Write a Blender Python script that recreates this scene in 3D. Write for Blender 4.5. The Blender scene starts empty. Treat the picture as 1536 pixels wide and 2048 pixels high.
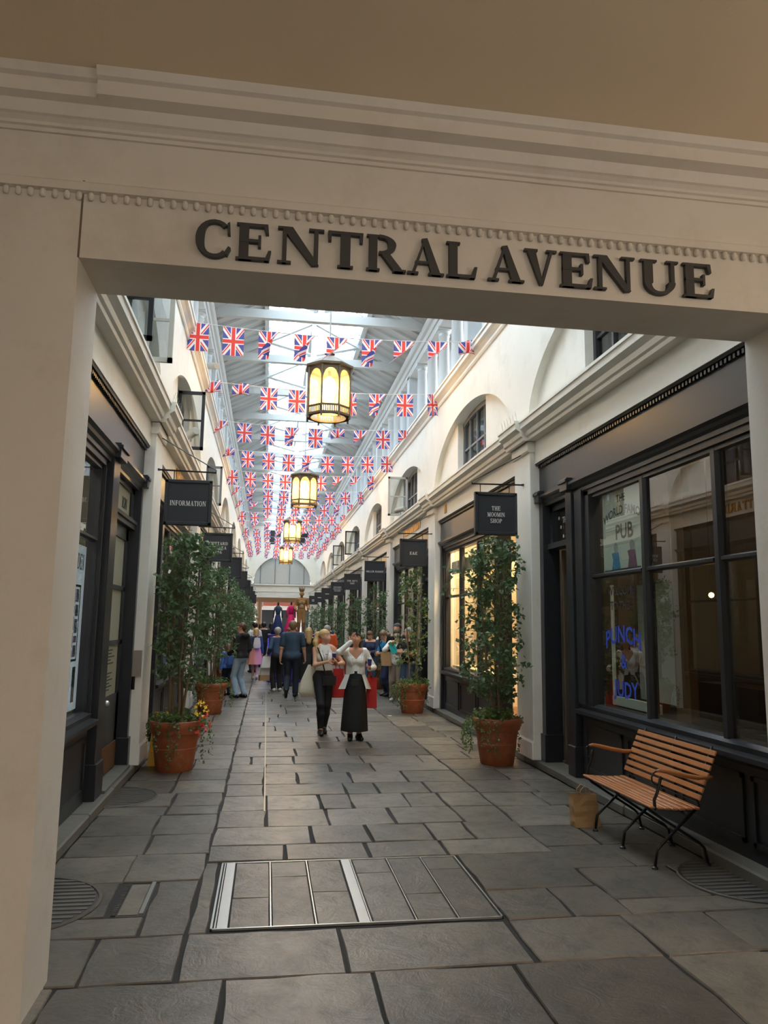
import bpy, math, random
import numpy as np
from mathutils import Vector, Matrix
random.seed(7)
scene = bpy.context.scene
COL = scene.collection

# ------------------------------------------------------------------ camera
FPX, YAW, PITCH, ROLL, CAMH = 1517.157, 0.149384, 0.1462316, 0.0141388, 1.75
_f = Vector((math.sin(YAW)*math.cos(PITCH), math.cos(YAW)*math.cos(PITCH), math.sin(PITCH)))
_r = Vector((math.cos(YAW), -math.sin(YAW), 0)); _u = _r.cross(_f)
_r2 = math.cos(ROLL)*_r + math.sin(ROLL)*_u; _u2 = -math.sin(ROLL)*_r + math.cos(ROLL)*_u
cam = bpy.data.cameras.new('camera'); cam_o = bpy.data.objects.new('camera', cam); COL.objects.link(cam_o)
cam.sensor_fit = 'HORIZONTAL'; cam.sensor_width = 36.0; cam.lens = FPX/1536*36.0
cam.clip_start = 0.05; cam.clip_end = 400
cam_o.matrix_world = Matrix(((_r2.x, _u2.x, -_f.x, 0), (_r2.y, _u2.y, -_f.y, 0), (_r2.z, _u2.z, -_f.z, CAMH), (0, 0, 0, 1)))
scene.camera = cam_o

# ------------------------------------------------------------------ world, exposure
w = bpy.data.worlds.new('overcast_sky'); scene.world = w; w.use_nodes = True
bg = w.node_tree.nodes['Background']; bg.inputs[0].default_value = (0.95, 0.975, 1.0, 1); bg.inputs[1].default_value = 7.7
vs = scene.view_settings; vs.view_transform = 'Standard'; vs.look = 'None'; vs.gamma = 1.0; vs.use_curve_mapping = False
vs.exposure = 0.5
cy = scene.cycles
cy.max_bounces = 8; cy.diffuse_bounces = 5; cy.glossy_bounces = 3; cy.transmission_bounces = 4; cy.transparent_max_bounces = 10
cy.caustics_reflective = False; cy.caustics_refractive = False; cy.sample_clamp_indirect = 6.0

# ------------------------------------------------------------------ constants of the place
CX = 0.965                      # centre line of the avenue
W_KERB, W_PIL, W_SHOP, W_WALL = 2.42, 2.385, 2.55, 2.36
BAY, PIL0 = 5.8, 9.72           # pilaster centres along the avenue
NB = 8
END_Y = 55.0
Z_STRING, Z_CORN, Z_EAVE = 4.42, 6.3, 8.45

# ------------------------------------------------------------------ helpers
def lin(c):
    return tuple(((x/255)/12.92 if x/255 <= .04045 else ((x/255+.055)/1.055)**2.4) for x in c[:3]) + (1.0,)

class NT:
    def __init__(s, m): s.t = m.node_tree; s.n = s.t.nodes; s.l = s.t.links
    def new(s, k, **kw):
        n = s.n.new(k)
        for a, b in kw.items(): setattr(n, a, b)
        return n
    def math(s, op, a, b=None, c=None):
        n = s.n.new('ShaderNodeMath'); n.operation = op
        for i, x in enumerate((a, b, c)):
            if x is None: continue
            if isinstance(x, (int, float)): n.inputs[i].default_value = x
            else: s.l.new(x, n.inputs[i])
        return n.outputs[0]
    def mixc(s, f, a, b):
        n = s.n.new('ShaderNodeMix'); n.data_type = 'RGBA'
        for sock, x in ((n.inputs[0], f), (n.inputs[6], a), (n.inputs[7], b)):
            if isinstance(x, (int, float)): sock.default_value = x
            elif isinstance(x, tuple): sock.default_value = x
            else: s.l.new(x, sock)
        return n.outputs[2]

MATS = {}
def mat(name, col, rough=.5, metal=0., var=.08, vscale=6., bump=0., bscale=40., spec=.5, rnd=0., emit=None, estr=0., coat=0., rvar=0., dirt=None):
    if name in MATS: return MATS[name]
    m = bpy.data.materials.new(name); m.use_nodes = True; MATS[name] = m
    t = NT(m); p = t.n['Principled BSDF']
    base = lin(col)
    tc = t.new('ShaderNodeTexCoord')
    nz = t.new('ShaderNodeTexNoise'); nz.inputs['Scale'].default_value = vscale; nz.inputs['Detail'].default_value = 5
    t.l.new(tc.outputs['Object'], nz.inputs['Vector'])
    lo = tuple(x*(1-var) for x in base[:3])+(1,); hi = tuple(min(1, x*(1+var)) for x in base[:3])+(1,)
    c = t.mixc(nz.outputs[0], lo, hi)
    if rnd:
        oi = t.new('ShaderNodeObjectInfo')
        hs = t.new('ShaderNodeHueSaturation'); t.l.new(c, hs.inputs['Color'])
        t.l.new(t.math('MULTIPLY_ADD', oi.outputs['Random'], 2*rnd, 1-rnd), hs.inputs['Value']); c = hs.outputs[0]
    if dirt:
        n2 = t.new('ShaderNodeTexNoise'); n2.inputs['Scale'].default_value = dirt[1]; n2.inputs['Detail'].default_value = 8; n2.inputs['Roughness'].default_value = .7
        t.l.new(tc.outputs['Object'], n2.inputs['Vector'])
        f = t.math('MULTIPLY', t.math('SMOOTH_MIN', t.math('MAXIMUM', t.math('MULTIPLY_ADD', n2.outputs[0], 5, -2.6), 0), 1, .1), dirt[2])
        c = t.mixc(f, c, lin(dirt[0]))
    t.l.new(c, p.inputs['Base Color'])
    p.inputs['Roughness'].default_value = rough; p.inputs['Metallic'].default_value = metal
    if rvar:
        t.l.new(t.math('MULTIPLY_ADD', nz.outputs[0], 2*rvar, rough-rvar), p.inputs['Roughness'])
    p.inputs['Specular IOR Level'].default_value = spec
    if coat: p.inputs['Coat Weight'].default_value = coat
    if bump:
        b = t.new('ShaderNodeBump'); b.inputs['Strength'].default_value = bump; b.inputs['Distance'].default_value = .01
        n3 = t.new('ShaderNodeTexNoise'); n3.inputs['Scale'].default_value = bscale; n3.inputs['Detail'].default_value = 6
        t.l.new(tc.outputs['Object'], n3.inputs['Vector']); t.l.new(n3.outputs[0], b.inputs['Height']); t.l.new(b.outputs[0], p.inputs['Normal'])
    if emit is not None:
        p.inputs['Emission Color'].default_value = lin(emit); p.inputs['Emission Strength'].default_value = estr
    return m

def glass(name, tint=(235, 240, 240), ior=1.5, extra=0.0, rough=0.0):
    m = bpy.data.materials.new(name); m.use_nodes = True; MATS[name] = m
    t = NT(m); t.n.remove(t.n['Principled BSDF'])
    tr = t.new('ShaderNodeBsdfTransparent'); tr.inputs[0].default_value = lin(tint)
    gl = t.new('ShaderNodeBsdfGlossy'); gl.inputs['Roughness'].default_value = rough
    ge = t.new('ShaderNodeNewGeometry'); dt = t.new('ShaderNodeVectorMath'); dt.operation = 'DOT_PRODUCT'
    t.l.new(ge.outputs['Normal'], dt.inputs[0]); t.l.new(ge.outputs['Incoming'], dt.inputs[1])
    f0 = ((ior-1)/(ior+1))**2
    sch = t.math('MULTIPLY_ADD', t.math('POWER', t.math('SUBTRACT', 1.0, t.math('ABSOLUTE', dt.outputs['Value'])), 5), 1-f0, f0*1.7)
    mx = t.new('ShaderNodeMixShader')
    t.l.new(t.math('MINIMUM', t.math('ADD', sch, extra), 1.0), mx.inputs[0])
    t.l.new(tr.outputs[0], mx.inputs[1]); t.l.new(gl.outputs[0], mx.inputs[2])
    t.l.new(mx.outputs[0], t.n['Material Output'].inputs[0])
    return m

def leafmat(name, col, trans=.35, rnd=.25):
    m = bpy.data.materials.new(name); m.use_nodes = True; MATS[name] = m
    t = NT(m); p = t.n['Principled BSDF']
    tc = t.new('ShaderNodeTexCoord'); nz = t.new('ShaderNodeTexNoise'); nz.inputs['Scale'].default_value = 18
    t.l.new(tc.outputs['Object'], nz.inputs['Vector'])
    b = lin(col)
    c = t.mixc(nz.outputs[0], tuple(x*(1-2*rnd) for x in b[:3])+(1,), tuple(x*(1+2*rnd) for x in b[:3])+(1,))
    t.l.new(c, p.inputs['Base Color']); p.inputs['Roughness'].default_value = .38
    tl = t.new('ShaderNodeBsdfTranslucent'); t.l.new(c, tl.inputs[0])
    mx = t.new('ShaderNodeMixShader'); mx.inputs[0].default_value = trans
    t.l.new(p.outputs[0], mx.inputs[1]); t.l.new(tl.outputs[0], mx.inputs[2]); t.l.new(mx.outputs[0], t.n['Material Output'].inputs[0])
    return m

PLOC = {}
def wloc(o):
    v = Vector((0, 0, 0))
    while o is not None: v = v + o.location; o = o.parent
    return v

class MB:
    """collects shapes in world coordinates; build() links ONE mesh object"""
    def __init__(s): s.v = []; s.f = []; s.mi = []; s.uv = None
    def add(s, vs, fs, m=0):
        n = len(s.v); s.v.extend(tuple(x) for x in vs)
        for f in fs: s.f.append(tuple(i+n for i in f)); s.mi.append(m)
        return s
    def box(s, x0, x1, y0, y1, z0, z1, m=0):
        if x0 > x1: x0, x1 = x1, x0
        if y0 > y1: y0, y1 = y1, y0
        if z0 > z1: z0, z1 = z1, z0
        return s.add([(x0,y0,z0),(x1,y0,z0),(x1,y1,z0),(x0,y1,z0),(x0,y0,z1),(x1,y0,z1),(x1,y1,z1),(x0,y1,z1)],
                     [(0,3,2,1),(4,5,6,7),(0,1,5,4),(1,2,6,5),(2,3,7,6),(3,0,4,7)], m)
    def sbox(s, side, w0, w1, y0, y1, z0, z1, m=0):
        return s.box(CX+side*w0, CX+side*w1, y0, y1, z0, z1, m)
    def prism(s, prof, axis, a0, a1, m=0):
        """closed 2D profile extruded along axis (0: prof=(y,z), 1: prof=(x,z), 2: prof=(x,y))"""
        n = len(prof); vs = []
        for a in (a0, a1):
            for p, q in prof:
                vs.append((a, p, q) if axis == 0 else (p, a, q) if axis == 1 else (p, q, a))
        fs = [(i, (i+1) % n, n+(i+1) % n, n+i) for i in range(n)]
        fs += [tuple(range(n-1, -1, -1)), tuple(range(n, 2*n))]
        return s.add(vs, fs, m)
    def quad(s, a, b, c, d, m=0): return s.add([a, b, c, d], [(0, 1, 2, 3)], m)
    def tube(s, pts, r, n=6, m=0, cap=True):
        pts = [Vector(p) for p in pts]; rs = r if isinstance(r, (list, tuple)) else [r]*len(pts)
        base = len(s.v); prev = None
        for i, p in enumerate(pts):
            d = (pts[min(i+1, len(pts)-1)]-pts[max(i-1, 0)])
            d = d.normalized() if d.length > 1e-9 else Vector((0, 0, 1))
            if prev is None:
                a = Vector((0, 0, 1)) if abs(d.z) < .9 else Vector((1, 0, 0))
                u = d.cross(a).normalized()
            else: u = (prev - d*prev.dot(d)).normalized()
            prev = u; v = d.cross(u)
            for k in range(n):
                t = 2*math.pi*k/n; s.v.append(tuple(p+(u*math.cos(t)+v*math.sin(t))*rs[i]))
        for i in range(len(pts)-1):
            for k in range(n):
                k2 = (k+1) % n
                s.f.append((base+i*n+k, base+i*n+k2, base+(i+1)*n+k2, base+(i+1)*n+k)); s.mi.append(m)
        if cap:
            s.f.append(tuple(base+k for k in range(n-1, -1, -1))); s.mi.append(m)
            e = base+(len(pts)-1)*n; s.f.append(tuple(e+k for k in range(n))); s.mi.append(m)
        return s
    def lathe(s, prof, c, n=16, m=0, rot=0.0, sx=1, sy=1):
        base = len(s.v)
        for r, z in prof:
            for k in range(n):
                t = 2*math.pi*k/n+rot; s.v.append((c[0]+sx*r*math.cos(t), c[1]+sy*r*math.sin(t), c[2]+z))
        for i in range(len(prof)-1):
            for k in range(n):
                k2 = (k+1) % n
                s.f.append((base+i*n+k, base+i*n+k2, base+(i+1)*n+k2, base+(i+1)*n+k)); s.mi.append(m)
        if prof[0][0] > 1e-6: s.f.append(tuple(base+k for k in range(n-1, -1, -1))); s.mi.append(m)
        e = base+(len(prof)-1)*n
        if prof[-1][0] > 1e-6: s.f.append(tuple(e+k for k in range(n))); s.mi.append(m)
        return s
    def sphere(s, c, r, n=10, m=0, sz=1.0):
        k = max(4, n//2)
        return s.lathe([(max(1e-7, r*math.sin(math.pi*i/k)), -r*sz*math.cos(math.pi*i/k)) for i in range(k+1)], c, n, m)
    def build(s, name, mats, parent=None, smooth=False, bevel=0., loc=None, kind=None):
        me = bpy.data.meshes.new(name)
        off = wloc(parent) if parent is not None else Vector((0, 0, 0))
        if loc is not None: off = off + (Vector(loc)-off)
        o = bpy.data.objects.new(name, me)
        if parent is not None:
            o.parent = parent
            if loc is not None: o.location = Vector(loc)-wloc(parent)
        elif loc is not None: o.location = loc
        va = np.array(s.v, dtype=float).reshape(-1, 3)-np.array(off)
        me.from_pydata(va.tolist(), [], s.f)
        if not isinstance(mats, (list, tuple)): mats = [mats]
        for mm in mats: me.materials.append(MATS[mm] if isinstance(mm, str) else mm)
        if len(mats) > 1: me.polygons.foreach_set('material_index', s.mi)
        if smooth: me.polygons.foreach_set('use_smooth', [True]*len(s.f))
        me.update()
        if smooth == 'auto':
            me.set_sharp_from_angle(angle=math.radians(40))
        if bevel:
            b = o.modifiers.new('bevel', 'BEVEL'); b.width = bevel; b.segments = 1; b.limit_method = 'ANGLE'
        if kind: o['kind'] = kind
        COL.objects.link(o); return o

def empty(name, loc=(0, 0, 0), label=None, cat=None, group=None, kind=None):
    o = bpy.data.objects.new(name, None); COL.objects.link(o); o.location = loc; o.empty_display_size = .1
    tag(o, label, cat, group, kind); return o
def tag(o, label=None, cat=None, group=None, kind=None):
    if label: o['label'] = label
    if cat: o['category'] = cat
    if group: o['group'] = group
    if kind: o['kind'] = kind
    return o
def copy_tree(o, parent=None):
    c = o.copy(); COL.objects.link(c)
    if parent is not None: c.parent = parent
    for ch in list(o.children): copy_tree(ch, c)
    return c
def dupe(o, loc, parent=None):
    c = o.copy(); COL.objects.link(c); c.location = loc
    if parent is not None: c.parent = parent
    return c

# ------------------------------------------------------------------ serif lettering
TK, TN, SH, SO = .2, .085, .06, .06
def _r_(x0, x1, y0, y1): return [(x0, y0), (x1, y0), (x1, y1), (x0, y1)]
def _stem(x, w=None):
    w = w or TK; return [_r_(x, x+w, 0, 1), _r_(x-SO, x+w+SO, 0, SH), _r_(x-SO, x+w+SO, 1-SH, 1)]
def _arc(cx, cy_, rx, ry, a0, a1, n=18, tk=None, tn=None):
    tk = tk or TK; tn = tn or TN; out = []
    P = []
    for i in range(n+1):
        a = math.radians(a0+(a1-a0)*i/n); th = tn+(tk-tn)*abs(math.cos(a))**1.3
        P.append(((cx+rx*math.cos(a), cy_+ry*math.sin(a)), (cx+(rx-th)*math.cos(a), cy_+(ry-(tn if True else th))*math.sin(a))))
    for i in range(n): out.append([P[i][0], P[i+1][0], P[i+1][1], P[i][1]])
    return out
def glyph(ch):
    T, t = TK, TN
    E = lambda x: _stem(x)+[_r_(x, x+.58, 1-t, 1), _r_(x, x+.62, 0, t), _r_(x, x+.45, .48, .48+t), [(x+.58-t, 1), (x+.6, 1), (x+.62, .74), (x+.56, .74)], [(x+.62-t, 0), (x+.64, 0), (x+.68, .28), (x+.62, .28)], _r_(x+.4, x+.46, .36, .68)]
    if ch == 'E': return E(.06), .78
    if ch == 'F': return _stem(.06)+[_r_(.06, .64, 1-t, 1), _r_(.06, .5, .47, .47+t), [(.56, 1), (.66, 1), (.68, .74), (.62, .74)], _r_(.45, .51, .36, .68)], .74
    if ch == 'L': return _stem(.06)+[_r_(.06, .66, 0, t), [(.56, 0), (.68, 0), (.73, .32), (.66, .32)]], .78
    if ch == 'I': return _stem(.06), .36
    if ch == 'T': return [_r_(.36-T/2, .36+T/2, 0, 1), _r_(.36-T/2-SO, .36+T/2+SO, 0, SH), _r_(.0, .72, 1-t, 1), [(0, 1), (.07, 1), (.07, .72), (.01, .72)], [(.65, 1), (.72, 1), (.71, .72), (.65, .72)]], .76
    if ch == 'H': return _stem(.06)+_stem(.56)+[_r_(.2, .6, .46, .46+t)], .86
    if ch == 'N': return [_r_(.1, .1+t, 0, 1), _r_(.0, .28, 0, SH), _r_(.0, .2, 1-SH, 1), [(.06, 1), (.3, 1), (.84, 0), (.7, -.02)], _r_(.74, .74+t, 0, 1), _r_(.63, .94, 1-SH, 1)], .98
    if ch == 'M': return [_r_(.1, .1+t, 0, 1), _r_(.0, .28, 0, SH), [(.04, 1), (.28, 1), (.56, .12), (.46, 0)], [(.82, 1), (.92, 1), (.54, 0), (.48, .05)], _r_(.8, .8+T, 0, 1), _r_(.72, 1.08, 0, SH), _r_(.8, 1.06, 1-SH, 1), _r_(0, .2, 1-SH, 1)], 1.12
    if ch == 'A': return [[(.1, 0), (.1+t, 0), (.46, .95), (.4, .95)], [(.62, 0), (.62+T*1.15, 0), (.5, 1.03), (.36, 1.0)], _r_(.2, .66, .3, .3+t*.8), _r_(0, .28, 0, SH), _r_(.54, .93, 0, SH)], .92
    if ch == 'V': return [[(.06, 1), (.06+T*1.15, 1), (.5, .03), (.42, -.03)], [(.7, 1), (.7+t, 1), (.5, -.02), (.43, 0)], _r_(0, .36, 1-SH, 1), _r_(.6, .88, 1-SH, 1)], .88
    if ch == 'W': return [[(.06, 1), (.25, 1), (.42, .03), (.35, -.02)], [(.5, 1), (.57, 1), (.42, 0), (.36, 0)], [(.45, 1), (.64, 1), (.82, .03), (.75, -.02)], [(.96, 1), (1.03, 1), (.82, 0), (.77, 0)], _r_(0, .32, 1-SH, 1), _r_(.88, 1.1, 1-SH, 1)], 1.1
    if ch == 'Y': return [[(.05, 1), (.26, 1), (.48, .45), (.36, .42)], [(.68, 1), (.76, 1), (.47, .45), (.4, .45)], _r_(.33, .33+T, 0, .5), _r_(.25, .61, 0, SH), _r_(0, .34, 1-SH, 1), _r_(.58, .84, 1-SH, 1)], .84
    if ch == 'K': return _stem(.06)+[[(.65, 1), (.74, 1), (.3, .42), (.24, .46)], [(.36, .6), (.46, .68), (.84, 0), (.62, 0)], _r_(.56, .82, 1-SH, 1), _r_(.56, .9, 0, SH)], .9
    if ch == 'U': return [_r_(.08, .08+T, .32, 1), _r_(0, .38, 1-SH, 1), _r_(.7, .7+t, .3, 1), _r_(.6, .88, 1-SH, 1)]+_arc(.4325, .34, .3525, .36, 180, 360, tk=.16), .9
    if ch == 'C': return _arc(.46, .5, .44, .52, 48, 312)+[[(.74, .92), (.8, .97), (.82, .64), (.76, .64)], [(.68, .1), (.76, .06), (.84, .26), (.78, .3)]], .86
    if ch == 'G': return _arc(.46, .5, .44, .52, 48, 325)+[[(.74, .92), (.8, .97), (.82, .64), (.76, .64)], _r_(.66, .66+T, .06, .44), _r_(.58, .92, .4, .46)], .94
    if ch == 'O': return _arc(.46, .5, .44, .52, 0, 360, 28), .92
    if ch == 'D': return _stem(.06)+_arc(.3, .5, .55, .5, -90, 90), .9
    if ch == 'P': return _stem(.06)+_arc(.3, .72, .42, .28, -90, 90, 12), .76
    if ch == 'B': return _stem(.06)+_arc(.3, .75, .38, .25, -90, 90, 12)+_arc(.3, .27, .45, .27, -90, 90, 12), .82
    if ch == 'R': return _stem(.06)+_arc(.3, .73, .42, .27, -90, 90, 12)+[[(.34, .48), (.54, .5), (.9, 0), (.68, 0)], _r_(.64, .96, 0, SH*.9)], .94
    if ch == 'S': return _arc(.34, .73, .3, .29, 45, 270, 14, tk=.17)+_arc(.36, .26, .33, .28, -140, 90, 14, tk=.17)+[_r_(.55, .61, .7, .98), _r_(.04, .1, .02, .32)], .72
    if ch == 'J': return [_r_(.2, .2+T, .1, 1), _r_(.12, .48, 1-SH, 1)]+_arc(.16, .08, .24, .22, 180, 360, 10), .5
    if ch == '1': return [_r_(.15, .15+T, 0, 1), _r_(.05, .45, 0, SH), [(.02, .8), (.15, .8), (.2, 1), (.15, .98)]], .5
    if ch == '8': return _arc(.34, .75, .26, .26, 0, 360, 16, tk=.14)+_arc(.34, .26, .31, .28, 0, 360, 16, tk=.16), .68
    if ch == '6': return _arc(.36, .3, .32, .31, 0, 360, 18, tk=.16)+_arc(.5, .35, .46, .64, 95, 185, 10, tk=.16), .7
    if ch == '&': return _arc(.34, .77, .2, .24, 0, 360, 14, tk=.12)+_arc(.34, .27, .32, .28, 60, 360, 16, tk=.16)+[[(.22, .66), (.36, .72), (.84, 0), (.62, 0)], [(.62, .26), (.68, .24), (.84, .52), (.76, .52)]], .9
    if ch == "'": return [[(.08, 1), (.22, 1), (.14, .72), (.08, .72)]], .28
    return [], .36
def text_width(txt, track=.06): return sum(glyph(c)[1]+track for c in txt)-track
def draw_text(mb, txt, size, fn, depth, track=.06, m=0, align=.5, sx=1.0):
    """fn(u, v, d) -> world point; u along the line, v up, d outwards"""
    x = -text_width(txt, track)*align
    for ch in txt:
        ps, adv = glyph(ch)
        for ip, p in enumerate(ps):
            dd_ = depth*(1+.04*ip)
            q = [((x+a)*size*sx, b*size) for a, b in p]
            n = len(q); vs = [fn(a, b, 0) for a, b in q]+[fn(a, b, dd_) for a, b in q]
            mb.add(vs, [tuple(range(n)), tuple(range(n, 2*n))]+[(i, (i+1) % n, n+(i+1) % n, n+i) for i in range(n)], m)
        x += adv+track
def sans_mesh(txt, size):
    """flat sans lettering from the built-in font: (verts2d, faces, width)"""
    cu = bpy.data.curves.new('lettering_curve', 'FONT'); cu.body = txt; cu.size = size; cu.resolution_u = 2; cu.offset = size*.022
    ob = bpy.data.objects.new('lettering_tmp', cu); COL.objects.link(ob)
    dg = bpy.context.evaluated_depsgraph_get(); me = ob.evaluated_get(dg).to_mesh()
    vs = [(v.co.x, v.co.y) for v in me.vertices]; fs = [tuple(p.vertices) for p in me.polygons]
    ob.evaluated_get(dg).to_mesh_clear(); bpy.data.objects.remove(ob); bpy.data.curves.remove(cu)
    w_ = max(v[0] for v in vs)-min(v[0] for v in vs) if vs else 0
    x0 = min(v[0] for v in vs) if vs else 0
    return [(a-x0, b) for a, b in vs], fs, w_

# ------------------------------------------------------------------ materials
mat('white_paint', (238, 233, 222), .55, var=.05, vscale=1.6, bump=.12, bscale=22, dirt=((205, 193, 172), 2.2, .35))
mat('portal_paint', (228, 222, 211), .6, var=.06, vscale=1.3, bump=.15, bscale=30, dirt=((198, 187, 170), 2.0, .4))
mat('tan_ceiling', (240, 223, 196), .75, var=.05, vscale=1.1, bump=.2, bscale=50)
mat('clerestory_white', (190, 196, 200), .6, var=.04)
mat('roof_white', (180, 182, 181), .6, var=.04, vscale=2)
mat('charcoal_paint', (40, 42, 46), .33, var=.12, vscale=3, bump=.04, bscale=15)
mat('charcoal_sign', (48, 51, 56), .5, var=.06, vscale=5)
mat('letter_grey', (66, 66, 66), .55, var=.1)
mat('letter_white', (235, 233, 226), .6, var=.03)
mat('gold', (190, 140, 60), .35, metal=.8, var=.1)
mat('black_iron', (18, 18, 19), .35, var=.1)
mat('joint_dirt', (34, 32, 30), .85, var=.25, vscale=9)
def stone_mat():
    m = bpy.data.materials.new('stone'); m.use_nodes = True; MATS['stone'] = m; t = NT(m); p = t.n['Principled BSDF']
    tc = t.new('ShaderNodeTexCoord'); oi = t.new('ShaderNodeObjectInfo')
    off = t.new('ShaderNodeVectorMath'); off.operation = 'MULTIPLY_ADD'
    cb = t.new('ShaderNodeCombineXYZ')
    for k in range(3): t.l.new(oi.outputs['Random'], cb.inputs[k])
    t.l.new(cb.outputs[0], off.inputs[0]); off.inputs[1].default_value = (37, 91, 13); t.l.new(tc.outputs['Object'], off.inputs[2])
    def nz(sc, det=6, rough=.6, dist=0.):
        n = t.new('ShaderNodeTexNoise'); n.inputs['Scale'].default_value = sc; n.inputs['Detail'].default_value = det; n.inputs['Roughness'].default_value = rough; n.inputs['Distortion'].default_value = dist
        t.l.new(off.outputs[0], n.inputs['Vector']); return n.outputs[0]
    a, b, c_ = nz(1.7, 4), nz(6.0, 8, .7, .6), nz(38, 4)
    col = t.mixc(t.math('MULTIPLY_ADD', a, 1.8, -.4), lin((92, 87, 80)), lin((134, 124, 110)))
    st = t.math('MINIMUM', t.math('MAXIMUM', t.math('MULTIPLY_ADD', b, 5.0, -2.45), 0), 1)
    col = t.mixc(t.math('MULTIPLY', st, .6), col, lin((56, 53, 49)))
    col = t.mixc(t.math('MULTIPLY', c_, .25), col, lin((72, 67, 60)))
    hs = t.new('ShaderNodeHueSaturation'); t.l.new(col, hs.inputs['Color']); t.l.new(t.math('MULTIPLY_ADD', oi.outputs['Random'], .62, .6), hs.inputs['Value'])
    t.l.new(hs.outputs[0], p.inputs['Base Color'])
    t.l.new(t.math('MULTIPLY_ADD', b, .3, .22), p.inputs['Roughness'])
    bp = t.new('ShaderNodeBump'); bp.inputs['Strength'].default_value = .6; bp.inputs['Distance'].default_value = .012
    h = t.math('ADD', t.math('MULTIPLY', nz(4.5, 7, .65, 1.2), 1.0), t.math('MULTIPLY', c_, .25))
    t.l.new(h, bp.inputs['Height']); t.l.new(bp.outputs[0], p.inputs['Normal'])
stone_mat()
mat('kerb_stone', (104, 99, 90), .6, var=.22, vscale=4, bump=.3, bscale=20, rnd=.1)
mat('steel', (205, 205, 200), .3, metal=.85, var=.06)
mat('terracotta', (158, 84, 50), .62, var=.16, vscale=5, bump=.15, bscale=30, dirt=((196, 150, 118), 5, .3))
mat('soil', (50, 38, 30), .95, var=.3, vscale=30)
mat('bark', (116, 98, 74), .8, var=.25, vscale=20, bump=.3, bscale=40)
leafmat('leaf_dark', (98, 124, 86)); leafmat('leaf_ivy', (98, 124, 70)); leafmat('leaf_lime', (112, 128, 56))
mat('flower_yellow', (238, 196, 60), .6); mat('flower_red', (214, 78, 60), .6)
mat('teak', (176, 112, 62), .45, var=.18, vscale=9, rnd=.08, coat=.15)
mat('kraft_paper', (176, 140, 98), .8, var=.08, vscale=8, bump=.2, bscale=12)
mat('yellow_plastic', (236, 190, 30), .4, var=.05)
mat('lantern_metal', (96, 82, 62), .5, metal=.3, var=.1)
mat('bulb', (255, 214, 130), .5, emit=(255, 220, 156), estr=110)
glass('shop_glass', (232, 236, 232), 1.55, .1)
glass('upper_glass', (190, 200, 205), 1.6, .12)
glass('skylight_glass', (214, 232, 244), 1.45, .02)
# ================================================================== STRUCTURE
# ---------------- floor and paving
floor = MB().box(-9, 11, -9, 95, -.2, -.012).build('floor', 'joint_dirt'); tag(floor, kind='structure')
def slab_mb(mb, x0, x1, y0, y1, top, rng, gap=.007, seg=.3, jit=.007, z0=-.011):
    x0 += gap; x1 -= gap; y0 += gap; y1 -= gap
    nx = max(1, int((x1-x0)/seg)); ny = max(1, int((y1-y0)/seg)); pts = []
    for i in range(nx): pts.append((x0+(x1-x0)*i/nx, y0))
    for i in range(ny): pts.append((x1, y0+(y1-y0)*i/ny))
    for i in range(nx): pts.append((x1-(x1-x0)*i/nx, y1))
    for i in range(ny): pts.append((x0, y1-(y1-y0)*i/ny))
    pts = [(a+rng.uniform(-jit, jit), b+rng.uniform(-jit, jit)) for a, b in pts]
    cx, cy_ = (x0+x1)/2, (y0+y1)/2; n = len(pts)
    def ins(p, d):
        dx, dy = p[0]-cx, p[1]-cy_
        return (p[0]-math.copysign(min(d, abs(dx)), dx) if abs(dx) > (x1-x0)*.45 else p[0], p[1]-math.copysign(min(d, abs(dy)), dy) if abs(dy) > (y1-y0)*.45 else p[1])
    tl = rng.uniform(-.002, .002)
    vs = [(a, b, z0) for a, b in pts]+[(a, b, top-.007) for a, b in pts]
    vs += [(*ins(p, .005), top+tl*(1 if p[0] > cx else -1)) for p in pts]
    fs = [(i, (i+1) % n, n+(i+1) % n, n+i) for i in range(n)]+[(n+i, n+(i+1) % n, 2*n+(i+1) % n, 2*n+i) for i in range(n)]
    fs.append(tuple(range(2*n, 3*n)))
    mb.add(vs, fs)
rng = random.Random(3)
SLABS = []
def row(y0, y1, xs):
    for a, b in zip(xs[:-1], xs[1:]): SLABS.append((a, b, y0, y1))
row(1.5, 2.4, [-3.4, -2.3, -1.3, -.1, .9, 1.8, 2.9, 4.0, 5.2, 6.2])
row(2.4, 3.2, [-3.2, -2.2, -1.1, -.3, .5, 1.5, 2.4, 3.5, 4.6, 5.7])
row(3.2, 4.12, [-2.9, -1.9, -.95, -.15, .588, 1.34, 2.2, 3.1, 4.2, 5.3])
row(4.12, 4.70, [-1.455, -.86, -.385, .473, 1.477, 2.2, 2.75, 3.4])
SLABS += [(-1.455, -.66, 4.70, 5.0), (-.66, -.385, 4.70, 5.62), (-.385, -.275, 4.70, 6.0), (1.495, 1.93, 4.70, 5.22), (1.93, 2.3, 4.70, 5.22), (1.495, 2.3, 5.22, 6.0),
          (2.3, 3.385, 4.70, 4.95), (2.3, 3.0, 4.95, 5.6), (3.0, 3.385, 4.95, 5.6)]
SLABS += [(-1.455, -.9, 5.0, 5.62)]
lrows = [5.62, 6.24, 6.79, 7.45, 7.78, 8.35, 9.0, 9.62, 10.3]
for a, b in zip(lrows[:-1], lrows[1:]):
    m_ = -.87+rng.uniform(-.06, .06); SLABS.append((-1.455, m_, a, b)); SLABS.append((m_, -.375, a, b))
rrows = [5.6, 6.15, 6.75, 7.5, 8.1, 8.75, 9.4, 10.1, 10.7]
for a, b in zip(rrows[:-1], rrows[1:]):
    m_ = 2.85+rng.uniform(-.15, .15); SLABS.append((2.28, m_, a, b)); SLABS.append((m_, 3.385, a, b))
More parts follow.
